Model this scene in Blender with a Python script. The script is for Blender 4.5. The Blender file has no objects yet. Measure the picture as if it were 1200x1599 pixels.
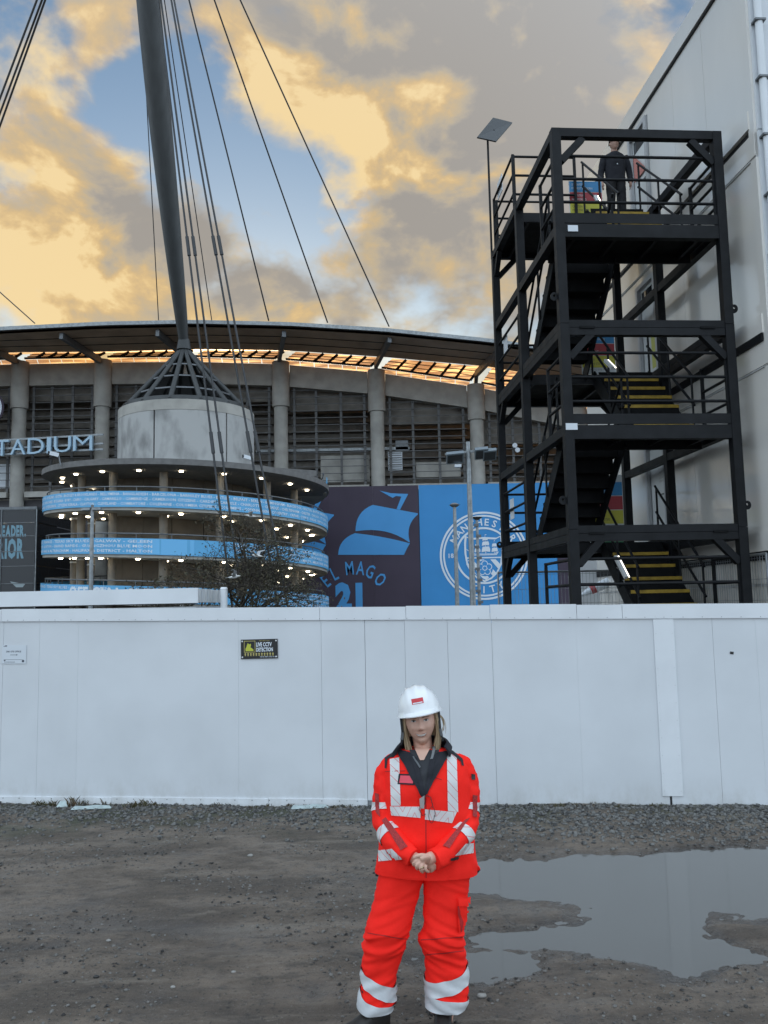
import bpy, bmesh, math, random
import numpy as np
from mathutils import Vector, Matrix, noise
from mathutils.bvhtree import BVHTree
R = math.radians
random.seed(7)
SC = bpy.context.scene
COL = SC.collection

# ------------------------------------------------------------------ camera
EYE = Vector((0, 0, 2.15))
FPX, PITCH, ROLL = 1324.66, 0.1085, -0.0205
cp, sp = math.cos(PITCH), math.sin(PITCH)
FW = Vector((0, cp, sp)); U0 = Vector((0, -sp, cp)); R0 = Vector((1, 0, 0))
RT = R0 * math.cos(ROLL) + U0 * math.sin(ROLL)
UP = U0 * math.cos(ROLL) - R0 * math.sin(ROLL)
cam = bpy.data.cameras.new('camera'); camo = bpy.data.objects.new('camera', cam); COL.objects.link(camo)
cam.sensor_fit = 'VERTICAL'; cam.sensor_height = 36.0; cam.sensor_width = 27.0
cam.lens = 36.0 * FPX / 1599.0
cam.clip_start = 0.05; cam.clip_end = 4000
M = Matrix((RT, UP, -FW)).transposed().to_4x4(); M.translation = EYE
camo.matrix_world = M
SC.camera = camo

# ------------------------------------------------------------------ sun, world, exposure
SUN_AZ, SUN_EL = R(-9), R(5.0)           # low sun beyond the stadium
sd = Vector((math.sin(SUN_AZ) * math.cos(SUN_EL), math.cos(SUN_AZ) * math.cos(SUN_EL), math.sin(SUN_EL)))
sun = bpy.data.lights.new('sun', 'SUN'); suno = bpy.data.objects.new('sun', sun); COL.objects.link(suno)
sun.energy = 3.6; sun.angle = R(0.5); sun.color = (1.0, 0.66, 0.34)
suno.rotation_euler = sd.to_track_quat('Z', 'Y').to_euler(); suno.location = (0, 40, 60)

def ray(px, py):
    return FW + RT * ((px - 600) / FPX) - UP * ((py - 799.5) / FPX)
def at(px, py, Y):
    """measured point: where the sight line of a photo pixel reaches the depth Y"""
    d = ray(px, py); return EYE + d * (Y / d.y)
def gnd(px, py, z=0.0):
    d = ray(px, py); p = EYE + d * ((z - EYE.z) / d.z); return p

W = bpy.data.worlds.new('World'); SC.world = W; W.use_nodes = True
def build_world():
    nt = W.node_tree; N = nt.nodes; L = nt.links; N.clear()
    def nd(t, **k):
        n = N.new(t)
        for a, v in k.items(): setattr(n, a, v)
        return n
    def setin(n, i, v):
        if hasattr(v, 'is_linked') or hasattr(v, 'links'): L.new(v, n.inputs[i])
        else: n.inputs[i].default_value = v
    def math_(op, a, b=None, c=None, clamp=False):
        n = nd('ShaderNodeMath', operation=op, use_clamp=clamp); setin(n, 0, a)
        if b is not None: setin(n, 1, b)
        if c is not None: setin(n, 2, c)
        return n.outputs[0]
    def vmath(op, a, b=None):
        n = nd('ShaderNodeVectorMath', operation=op); setin(n, 0, a)
        if b is not None: setin(n, 1, b)
        return n.outputs['Value'] if op == 'DOT_PRODUCT' else n.outputs[0]
    def ramp(v, lo, hi, a=0.0, b=1.0):
        n = nd('ShaderNodeMapRange', interpolation_type='SMOOTHSTEP', clamp=True)
        setin(n, 0, v); setin(n, 1, lo); setin(n, 2, hi); setin(n, 3, a); setin(n, 4, b); return n.outputs[0]
    def mix(f, a, b):
        n = nd('ShaderNodeMix', data_type='RGBA'); setin(n, 0, f); setin(n, 6, a); setin(n, 7, b); return n.outputs[2]
    d = nd('ShaderNodeTexCoord').outputs['Generated']
    sky = nd('ShaderNodeTexSky', sky_type='NISHITA', sun_disc=False)
    sky.sun_elevation = SUN_EL; sky.sun_rotation = SUN_AZ
    sky.air_density = 1.0; sky.dust_density = 0.6; sky.ozone_density = 1.4
    st = nd('ShaderNodeVectorMath', operation='MULTIPLY'); setin(st, 0, d); st.inputs[1].default_value = (1, 1, 1.45)
    p = st.outputs[0]
    # domain warp
    def fbm(vec, scale, detail, rough, off=(0, 0, 0)):
        ad = nd('ShaderNodeVectorMath', operation='ADD'); setin(ad, 0, vec); ad.inputs[1].default_value = off
        n = nd('ShaderNodeTexNoise', noise_dimensions='3D'); setin(n, 'Vector', ad.outputs[0])
        n.inputs['Scale'].default_value = scale; n.inputs['Detail'].default_value = detail; n.inputs['Roughness'].default_value = rough
        n.inputs['Distortion'].default_value = 0.25
        return n.outputs['Fac']
    OFF = (3.1, 0.7, 1.9)
    n1 = fbm(p, 8.5, 9, 0.56, OFF)
    sh = Vector((-.022, .01, -.034))
    n2 = fbm(p, 8.5, 7, 0.54, tuple(Vector(OFF) + sh))
    nbig = fbm(p, 2.6, 2, 0.5, (8.2, 1.3, 4.4))
    # where the big cloud masses stand (measured on the photograph): centre px, radius px, amount
    blobs = [(500, 50, 170, .22), (640, 130, 190, .26), (780, 80, 190, .30), (880, 190, 170, .28), (690, 300, 130, .26), (740, 410, 110, .20), (960, 110, 90, .12), (400, 60, 110, .16), (900, 420, 160, .16),
             (100, 30, 60, .16), (195, 25, 60, .18), (165, 75, 35, .12), (205, 143, 24, .2), (40, 135, 75, .20), (110, 235, 90, .22), (50, 345, 120, .22), (120, 430, 110, .20), (215, 360, 90, .20), (20, 480, 110, .2), (200, 480, 90, .18), (350, 380, 90, .13), (470, 465, 80, .18), (540, 450, 80, .16), (412, 490, 60, .16), (530, 297, 26, .22), (506, 341, 20, .2),
             (330, 220, 95, -.20), (455, 285, 95, -.20), (525, 380, 60, -.14), (240, 180, 70, -.20), (150, 120, 60, -.20), (1010, 30, 60, -.34), (850, 20, 40, -.14), (290, 110, 55, -.24), (20, 30, 50, -.14), (620, 480, 60, -.1), (420, 350, 60, -.1)]
    tot = None
    for (bx, by, br, am) in blobs:
        c = ray(bx, by).normalized(); ang = br / FPX
        dot = vmath('DOT_PRODUCT', d, tuple(c))
        m = ramp(dot, math.cos(ang * 1.5), math.cos(ang * .1), 0.0, am * .88)
        tot = m if tot is None else math_('ADD', tot, m)
    wrp = nd('ShaderNodeTexNoise'); wrp.inputs['Scale'].default_value = 12.0; wrp.inputs['Detail'].default_value = 4; wrp.inputs['Roughness'].default_value = .55; L.new(p, wrp.inputs['Vector'])
    puff = math_('MULTIPLY_ADD', math_('ABSOLUTE', math_('SUBTRACT', wrp.outputs['Fac'], .5)), -2.6, .23)
    base = math_('MULTIPLY_ADD', nbig, .5, -.25)
    dens = math_('ADD', math_('ADD', math_('MULTIPLY_ADD', puff, .38, n1), base), tot)
    cover = ramp(dens, .46, .86)
    thick = ramp(dens, .66, 1.05)
    K = KCLOUD
    relief = math_('MULTIPLY', math_('SUBTRACT', n1, n2), 3.6)
    # gold stands towards the sunset, greyer overhead and away from it
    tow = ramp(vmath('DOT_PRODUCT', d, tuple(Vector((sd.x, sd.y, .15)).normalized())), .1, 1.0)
    gold = [(470, 70, 150, .34), (560, 200, 130, .34), (400, 30, 80, .3), (110, 250, 90, .30), (40, 350, 110, .34), (120, 450, 110, .36), (190, 30, 60, .3), (40, 140, 70, .3), (740, 430, 90, .34), (600, 270, 90, .34), (690, 210, 90, .16), (440, 490, 80, .4), (980, 90, 70, .22), (240, 480, 90, .36), (20, 500, 120, .4), (530, 297, 24, .4), (205, 143, 22, .4),
            (770, 110, 150, -.12), (890, 200, 140, -.16), (230, 360, 90, -.16), (370, 400, 110, -.18), (530, 460, 70, -.14), (160, 130, 70, -.2), (600, 40, 60, -.05)]
    gt = None
    for (bx, by, br, am) in gold:
        c = ray(bx, by).normalized(); ang = br / FPX
        m = ramp(vmath('DOT_PRODUCT', d, tuple(c)), math.cos(ang * 1.5), math.cos(ang * .15), 0.0, am)
        gt = m if gt is None else math_('ADD', gt, m)
    nm = fbm(p, 6.0, 7, 0.56, (1.7, 6.3, 2.2))
    edge = math_('MULTIPLY', math_('SUBTRACT', 1.0, ramp(dens, .58, .92)), .36)
    tone = math_('ADD', math_('ADD', math_('ADD', math_('MULTIPLY_ADD', puff, .55, relief), math_('MULTIPLY_ADD', nm, 1.35, -.53)), gt), math_('MULTIPLY_ADD', thick, -.20, edge), clamp=True)
    tone = math_('MULTIPLY', tone, ramp(tow, 0.0, .6, .3, 1.0))
    cr = nd('ShaderNodeValToRGB'); L.new(tone, cr.inputs[0]); cr.color_ramp.interpolation = 'B_SPLINE'
    E_ = cr.color_ramp.elements
    pal = [(0.0, (.345, .31, .27)), (.22, (.43, .37, .295)), (.42, (.53, .43, .285)), (.62, (.62, .445, .225)), (.82, (.78, .52, .21)), (1.0, (.97, .73, .36))]
    while len(E_) < len(pal): E_.new(.5)
    for e, (q, c) in zip(E_, pal): e.position = q; e.color = (*c, 1)
    sc_ = nd('ShaderNodeVectorMath', operation='SCALE'); L.new(cr.outputs[0], sc_.inputs[0]); sc_.inputs['Scale'].default_value = K / .456
    c2 = sc_.outputs[0]
    # unseen sky behind the camera, made brighter than the view to light the foreground
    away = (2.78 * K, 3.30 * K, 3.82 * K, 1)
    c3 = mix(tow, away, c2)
    skyc = nd('ShaderNodeMix', data_type='RGBA', blend_type='MULTIPLY'); skyc.inputs[0].default_value = 1.0
    L.new(sky.outputs[0], skyc.inputs[6]); skyc.inputs[7].default_value = SKYTINT
    veil = math_('MAXIMUM', cover, math_('MULTIPLY_ADD', tow, -1.15, 1.0, clamp=True))      # even pale overcast added away from the sunset as fill for the foreground
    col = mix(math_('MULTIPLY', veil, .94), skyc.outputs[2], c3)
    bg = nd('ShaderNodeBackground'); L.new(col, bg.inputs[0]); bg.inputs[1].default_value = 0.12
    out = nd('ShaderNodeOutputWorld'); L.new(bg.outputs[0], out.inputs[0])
KCLOUD = 1.63
SKYTINT = (.61, .71, .83, 1)
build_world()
SC.view_settings.view_transform = 'Standard'; SC.view_settings.look = 'None'
SC.view_settings.exposure = 1.22; SC.view_settings.gamma = 1.0; SC.view_settings.use_curve_mapping = False
SC.cycles.max_bounces = 6; SC.cycles.use_denoising = True
SC.cycles.caustics_reflective = False; SC.cycles.caustics_refractive = False

# ------------------------------------------------------------------ materials
def material(name, col, rough=.6, metal=0.0, var=0.0, vscale=3.0, bump=0.0, bscale=40.0, spec=None, col2=None, stretch=(1, 1, 1), coat=0.0, detail=5.0, thresh=(.35, .7), fleck=None):
    m = bpy.data.materials.new(name); m.use_nodes = True
    nt = m.node_tree; N, L = nt.nodes, nt.links
    b = N['Principled BSDF']
    b.inputs['Roughness'].default_value = rough; b.inputs['Metallic'].default_value = metal
    if spec is not None: b.inputs['Specular IOR Level'].default_value = spec
    if coat: b.inputs['Coat Weight'].default_value = coat; b.inputs['Coat Roughness'].default_value = .12
    c4 = (*col, 1)
    b.inputs['Base Color'].default_value = c4
    tc = N.new('ShaderNodeTexCoord'); mp = N.new('ShaderNodeMapping'); mp.inputs['Scale'].default_value = stretch
    L.new(tc.outputs['Object'], mp.inputs[0])
    if var or col2:
        n = N.new('ShaderNodeTexNoise'); n.inputs['Scale'].default_value = vscale; n.inputs['Detail'].default_value = detail
        L.new(mp.outputs[0], n.inputs['Vector'])
        r = N.new('ShaderNodeMapRange'); r.inputs[1].default_value = thresh[0]; r.inputs[2].default_value = thresh[1]
        L.new(n.outputs['Fac'], r.inputs[0])
        mx = N.new('ShaderNodeMix'); mx.data_type = 'RGBA'
        L.new(r.outputs[0], mx.inputs[0]); mx.inputs[6].default_value = c4
        mx.inputs[7].default_value = (*col2, 1) if col2 else (*[c * (1 - var) for c in col], 1)
        L.new(mx.outputs[2], b.inputs['Base Color'])
        if var:
            r2 = N.new('ShaderNodeMapRange'); r2.inputs[3].default_value = rough * .8; r2.inputs[4].default_value = min(1, rough * 1.2)
            L.new(n.outputs['Fac'], r2.inputs[0]); L.new(r2.outputs[0], b.inputs['Roughness'])
    if bump:
        n = N.new('ShaderNodeTexNoise'); n.inputs['Scale'].default_value = bscale; n.inputs['Detail'].default_value = 4
        L.new(mp.outputs[0], n.inputs['Vector'])
        bp = N.new('ShaderNodeBump'); bp.inputs['Strength'].default_value = bump; bp.inputs['Distance'].default_value = .02
        L.new(n.outputs['Fac'], bp.inputs['Height']); L.new(bp.outputs[0], b.inputs['Normal'])
    return m
def emitter(name, col, strength):
    m = bpy.data.materials.new(name); m.use_nodes = True
    b = m.node_tree.nodes['Principled BSDF']; b.inputs['Base Color'].default_value = (*col, 1)
    b.inputs['Emission Color'].default_value = (*col, 1); b.inputs['Emission Strength'].default_value = strength
    return m
WHITE = material('white_cladding', (.665, .69, .715), .36, var=.10, vscale=1.3, bump=.04, bscale=2.2)
WHITE2 = material('white_flashing', (.73, .755, .78), .4, var=.08, vscale=2.5)
CABIN = material('white_cabin_panel', (.76, .73, .68), .17, spec=.7, coat=.8, var=.06, vscale=1.2, bump=.03, bscale=1.6, stretch=(1, 1, .35))
TRIM = material('cabin_trim', (.55, .56, .56), .3, var=.06)
GAP = material('dark_gap', (.02, .02, .022), .8)
STEEL = material('black_painted_steel', (.0085, .0095, .0115), .55, spec=.22, var=.35, vscale=5, bump=.05, bscale=30)
STEELB = material('black_deck_plate', (.007, .0075, .0085), .8, spec=.2, var=.3, vscale=6)
YELLOW = material('yellow_nosing', (.40, .26, .025), .6, var=.45, vscale=9)
CONC = material('concrete', (.42, .405, .37), .85, var=.28, vscale=.9, bump=.1, bscale=6)
CONCD = material('stained_concrete', (.40, .40, .39), .8, var=.45, vscale=.8, bump=.08, bscale=5, stretch=(1, 1, .5), thresh=(.48, .68))
RAMPC = material('ramp_column_concrete', (.26, .235, .20), .8, var=.3, vscale=1.5)
RAIL = material('dull_grey_rail', (.115, .115, .115), .6, var=.25, vscale=2)
CONCB = material('brown_concrete', (.17, .145, .115), .85, var=.3, vscale=.8)
SOFFIT = material('brown_soffit', (.55, .40, .28), .7, var=.3, vscale=.5)
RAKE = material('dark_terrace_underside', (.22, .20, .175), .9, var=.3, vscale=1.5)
GREYM = material('grey_metal', (.16, .17, .18), .45, metal=.5, var=.2)
GALV = material('galvanised_steel', (.30, .32, .33), .45, metal=.6, var=.3, vscale=6)
MAST = material('mast_paint', (.030, .034, .035), .45, var=.3, vscale=2.5, stretch=(1, 1, .2))
CABLE = material('cable_steel', (.045, .047, .05), .5, metal=.4)
BLUE = material('sky_blue_print', (.035, .27, .62), .55, var=.12, vscale=.25)
BLUE2 = material('band_blue_print', (.12, .42, .72), .5, var=.1, vscale=.5)
DARKP = material('dark_purple_print', (.043, .028, .052), .6, var=.2, vscale=.3)
PRINTW = material('white_print', (.72, .78, .84), .55)
SAIL = material('sail_blue_print', (.06, .31, .66), .55, var=.08, vscale=.4)
LETTER = material('pale_blue_letter', (.42, .60, .74), .4)
GLASS = material('dark_glass', (.022, .026, .03), .08, spec=.8)
BARK = material('bark', (.055, .045, .035), .9, var=.4, vscale=6, bump=.3, bscale=30)
LEAF = material('leaf', (.028, .034, .015), .7, col2=(.06, .04, .016), vscale=2.2)
BLACK = material('black_plastic', (.012, .012, .013), .5)
PAPER = material('paper', (.62, .66, .70), .3)
def add_foot_dirt(m):
    nt = m.node_tree; N, L = nt.nodes, nt.links; b = N['Principled BSDF']; src = b.inputs['Base Color'].links[0].from_socket
    tc = N.new('ShaderNodeTexCoord'); sx = N.new('ShaderNodeSeparateXYZ'); L.new(tc.outputs['Object'], sx.inputs[0])
    r = N.new('ShaderNodeMapRange'); r.interpolation_type = 'SMOOTHSTEP'; L.new(sx.outputs['Z'], r.inputs[0])
    for k, q in zip((1, 2, 3, 4), (.42, .02, 0, 1)): r.inputs[k].default_value = q
    mp = N.new('ShaderNodeMapping'); mp.inputs['Scale'].default_value = (1, 1, .6); L.new(tc.outputs['Object'], mp.inputs[0])
    n = N.new('ShaderNodeTexNoise'); n.inputs['Scale'].default_value = 5; n.inputs['Detail'].default_value = 7; n.inputs['Roughness'].default_value = .7; L.new(mp.outputs[0], n.inputs['Vector'])
    q = N.new('ShaderNodeMapRange'); L.new(n.outputs['Fac'], q.inputs[0])
    for k, v in zip((1, 2, 3, 4), (.42, .78, 0, .55)): q.inputs[k].default_value = v
    mu = N.new('ShaderNodeMath'); mu.operation = 'MULTIPLY'; L.new(r.outputs[0], mu.inputs[0]); L.new(q.outputs[0], mu.inputs[1])
    # sparse scuffs over the whole sheet
    n2 = N.new('ShaderNodeTexNoise'); n2.inputs['Scale'].default_value = 7; n2.inputs['Detail'].default_value = 8; n2.inputs['Roughness'].default_value = .75; L.new(tc.outputs['Object'], n2.inputs['Vector'])
    q2 = N.new('ShaderNodeMapRange'); L.new(n2.outputs['Fac'], q2.inputs[0])
    for k, v in zip((1, 2, 3, 4), (.68, .82, 0, .35)): q2.inputs[k].default_value = v
    ad = N.new('ShaderNodeMath'); ad.operation = 'MAXIMUM'; L.new(mu.outputs[0], ad.inputs[0]); L.new(q2.outputs[0], ad.inputs[1])
    mx = N.new('ShaderNodeMix'); mx.data_type = 'RGBA'; L.new(ad.outputs[0], mx.inputs[0]); L.new(src, mx.inputs[6]); mx.inputs[7].default_value = (.33, .31, .26, 1); L.new(mx.outputs[2], b.inputs['Base Color'])
add_foot_dirt(WHITE); add_foot_dirt(WHITE2)
LAMP = emitter('lamp_glow', (1.0, .86, .62), 9.0)

# ------------------------------------------------------------------ helpers
def origin_of(par):
    o = Vector((0, 0, 0))
    while par is not None:
        o = o + Vector(par.location); par = par.parent
    return o
def tag(o, label=None, cat=None, group=None, kind=None):
    if label: o['label'] = label
    if cat: o['category'] = cat
    if group: o['group'] = group
    if kind: o['kind'] = kind
    return o
def thing(name, label, cat, loc=(0, 0, 0), group=None):
    o = bpy.data.objects.new(name, None); COL.objects.link(o); o.location = loc; o.empty_display_size = .2
    return tag(o, label, cat, group)
class MB:
    def __init__(s): s.v = []; s.f = []; s.uv = None
    def add(s, vs, fs):
        n = len(s.v); s.v.extend([tuple(v) for v in vs]); s.f.extend([tuple(i + n for i in f) for f in fs]); return s
    def box(s, c, size, ax=None):
        c = Vector(c); hx, hy, hz = [q / 2 for q in size]
        A = ax or (Vector((1, 0, 0)), Vector((0, 1, 0)), Vector((0, 0, 1)))
        vs = [c + A[0] * (hx * i) + A[1] * (hy * j) + A[2] * (hz * k) for i in (-1, 1) for j in (-1, 1) for k in (-1, 1)]
        return s.add(vs, [(0, 1, 3, 2), (4, 6, 7, 5), (0, 4, 5, 1), (2, 3, 7, 6), (0, 2, 6, 4), (1, 5, 7, 3)])
    def beam(s, a, b, w, h, up=(0, 0, 1)):
        a = Vector(a); b = Vector(b); x = (b - a); l = x.length; x.normalize()
        u = Vector(up); y = u.cross(x)
        if y.length < 1e-4: y = Vector((1, 0, 0)).cross(x)
        if y.length < 1e-4: y = Vector((0, 1, 0)).cross(x)
        y.normalize(); z = x.cross(y)
        return s.box((a + b) / 2, (l, w, h), (x, y, z))
    def tube(s, path, rad, n=8, cap=True, ell=None):
        path = [Vector(p) for p in path]; m = len(path)
        if not hasattr(rad, '__len__'): rad = [rad] * m
        rings = []; ref = None
        for i, p in enumerate(path):
            t = (path[min(i + 1, m - 1)] - path[max(i - 1, 0)]).normalized()
            if ref is None:
                ref = Vector((0, 0, 1)) if abs(t.z) < .9 else Vector((0, 1, 0))
            x = (ref - t * ref.dot(t)).normalized(); y = t.cross(x); ref = x
            r = rad[i]
            rings.append([p + x * (math.cos(k * 2 * math.pi / n) * r) + y * (math.sin(k * 2 * math.pi / n) * r * (ell or 1)) for k in range(n)])
        return s.rings(rings, cap)
    def rings(s, rings, cap=True, closed=True):
        n = len(rings[0]); vs = [v for r in rings for v in r]; fs = []
        for i in range(len(rings) - 1):
            for k in range(n if closed else n - 1):
                a = i * n + k; b = i * n + (k + 1) % n
                fs.append((a, b, b + n, a + n))
        if cap and closed:
            fs.append(tuple(range(n - 1, -1, -1))); fs.append(tuple((len(rings) - 1) * n + k for k in range(n)))
        return s.add(vs, fs)
    def prism(s, pts, ext):
        pts = [Vector(p) for p in pts]; e = Vector(ext); n = len(pts)
        vs = pts + [p + e for p in pts]
        fs = [tuple(range(n - 1, -1, -1)), tuple(range(n, 2 * n))] + [(i, (i + 1) % n, (i + 1) % n + n, i + n) for i in range(n)]
        return s.add(vs, fs)
    def build(s, name, mat, par=None, smooth=None, kind=None, label=None):
        me = bpy.data.meshes.new(name); o0 = origin_of(par)
        me.from_pydata([(v[0] - o0.x, v[1] - o0.y, v[2] - o0.z) for v in s.v], [], s.f)
        if s.uv:
            ul = me.uv_layers.new(name='UVMap')
            for lp in me.loops: ul.data[lp.index].uv = s.uv[lp.vertex_index]
        for m in (mat if isinstance(mat, (list, tuple)) else [mat]): me.materials.append(m)
        bm = bmesh.new(); bm.from_mesh(me); bmesh.ops.recalc_face_normals(bm, faces=bm.faces); bm.to_mesh(me); bm.free()
        if smooth is not None:
            for p in me.polygons: p.use_smooth = True
            if smooth < 180: me.set_sharp_from_angle(angle=R(smooth))
        o = bpy.data.objects.new(name, me); COL.objects.link(o)
        if par is not None: o.parent = par
        if kind: o['kind'] = kind
        if label: o['label'] = label
        return o
_tc = {}
def text_geo(txt, res=2, bold=0.0):
    """flat glyph outlines of a string, cap height 1: (points, faces, width)"""
    k = (txt, res, bold)
    if k not in _tc:
        cu = bpy.data.curves.new('glyphs', 'FONT'); cu.body = txt; cu.size = 1.0; cu.resolution_u = res; cu.fill_mode = 'FRONT'; cu.offset = bold
        ob = bpy.data.objects.new('glyphs', cu); me = bpy.data.meshes.new_from_object(ob)
        vs = np.array([v.co[:2] for v in me.vertices]); fs = [tuple(p.vertices) for p in me.polygons]
        bpy.data.objects.remove(ob); bpy.data.meshes.remove(me); bpy.data.curves.remove(cu)
        vs = (vs - [vs[:, 0].min(), 0]) / .70
        _tc[k] = (vs, fs, vs[:, 0].max())
    return _tc[k]
def put_text(mb, txt, fn, sx=1.0, sy=1.0, bold=0.0, res=2, x0=0.0):
    vs, fs, w = text_geo(txt, res, bold)
    mb.add([fn(x0 + p[0] * sx, p[1] * sy) for p in vs], fs); return w * sx

# ================================================================== GROUND
def vnoise(x, y, s, seed=0):
    """value noise, numpy"""
    x = x * s; y = y * s
    xi = np.floor(x).astype(int); yi = np.floor(y).astype(int); xf = x - xi; yf = y - yi
    u = xf * xf * (3 - 2 * xf); v = yf * yf * (3 - 2 * yf)
    def h(a, b):
        n = (a * 374761393 + b * 668265263 + seed * 974634777) & 0x7fffffff
        n = ((n ^ (n >> 13)) * 1274126177) & 0x7fffffff
        return ((n ^ (n >> 16)) & 0xffff) / 65535.0
    return (h(xi, yi) * (1 - u) + h(xi + 1, yi) * u) * (1 - v) + (h(xi, yi + 1) * (1 - u) + h(xi + 1, yi + 1) * u) * v
def fbm2(x, y, s, o=4, seed=0, g=.5):
    t = 0; a = 1; w = 0
    for i in range(o):
        t = t + a * vnoise(x, y, s * 2 ** i, seed + i * 17); w += a; a *= g
    return t / w
P_MAIN = [(742, 1345), (800, 1343), (850, 1341), (892, 1335), (925, 1331), (1000, 1333), (1060, 1325), (1130, 1322), (1240, 1317), (1330, 1316), (1330, 1425), (1200, 1430), (1125, 1431), (1090, 1440), (1080, 1448), (1100, 1456), (1150, 1476), (1200, 1490), (1200, 1501), (1145, 1511), (1080, 1521), (1040, 1515), (1000, 1506), (955, 1497), (910, 1489), (850, 1480), (790, 1476), (735, 1474), (700, 1468), (735, 1459), (800, 1453), (880, 1441), (930, 1434), (905, 1420), (860, 1407), (800, 1396), (735, 1386), (700, 1370), (690, 1355)]
P_SMALL = [(655, 1497), (700, 1486), (760, 1483), (820, 1488), (842, 1500), (836, 1516), (790, 1526), (730, 1526), (680, 1520)]
P_DAMP = [(0, 1440), (120, 1432), (210, 1425), (330, 1440), (430, 1452), (560, 1462), (560, 1474), (400, 1476), (300, 1468), (170, 1466), (60, 1454), (0, 1452)]
P_DAMP2 = [(210, 1344), (255, 1340), (305, 1343), (290, 1350), (240, 1352)]
def poly_sd(px, py, poly):
    q = [gnd(*p) for p in poly]; n = len(q)
    ins = np.zeros(px.shape, bool); dist = np.full(px.shape, 1e9)
    for i in range(n):
        ax, ay = q[i].x, q[i].y; bx, by = q[(i + 1) % n].x, q[(i + 1) % n].y
        c = ((ay > py) != (by > py)) & (px < (bx - ax) * (py - ay) / ((by - ay) if abs(by - ay) > 1e-9 else 1e-9) + ax)
        ins ^= c
        ex, ey = bx - ax, by - ay; t = np.clip(((px - ax) * ex + (py - ay) * ey) / (ex * ex + ey * ey), 0, 1)
        dist = np.minimum(dist, np.hypot(px - ax - t * ex, py - ay - t * ey))
    return np.where(ins, -dist, dist)
def wall_y(x): return 9.19 - .1265 * x
def ground_z(x, y):
    x = np.asarray(x, float); y = np.asarray(y, float)
    near = np.clip((12 - y) / 2, 0, 1) * np.clip((9 - abs(x)) / 2, 0, 1)
    jit = (fbm2(x, y, 3.0, 4, 5) - .5) * .24 + (fbm2(x, y, 14., 3, 8) - .5) * .12
    m = poly_sd(x, y, P_MAIN); s2 = poly_sd(x, y, P_SMALL); d3 = poly_sd(x, y, P_DAMP)
    w = np.minimum(m, s2) + jit
    dip = 1 / (1 + np.exp(np.clip(w / .075, -30, 30)))
    damp = 1 / (1 + np.exp(np.clip((d3 + jit) / .06, -30, 30)))
    rough = (fbm2(x, y, 2.2, 3, 1) - .5) * .022 + (fbm2(x, y, 9., 4, 2, .6) - .5) * .026
    rut = (fbm2(x * .35, y * 3.0, 2.5, 3, 21) - .5) * .02
    z = .016 + (rough + rut) * (1 - .8 * damp) - .013 * damp - dip * (.045 + .02 * fbm2(x, y, 5, 3, 33)) * 1.0
    tr = np.exp(-((y - 5.75 - .05 * x) / .22) ** 2) + .8 * np.exp(-((y - 6.25 - .05 * x) / .12) ** 2)
    z = z + tr * (.016 * np.abs(np.sin(x * 34 + 5 * fbm2(x, y, 2., 2, 9))) * (fbm2(x * .8, y * 6., 3.0, 3, 41) - .42)) * np.clip((1.4 - x) / 1.2, 0, 1)
    z = z + .035 * np.maximum(0, fbm2(x, y * 1.4, 5.5, 4, 61, .6) - .60) * (1 - dip) * (1 - damp)
    # gravel heaped against the hoarding, higher to the right
    dw = wall_y(x) - y
    heap = np.exp(-np.clip(dw, 0, 9) ** 2 / .5) * (.02 + .05 * np.clip((x - .6) / 1.2, 0, 1))
    z = z + heap * (dw > -1.0)
    return z * near
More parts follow.
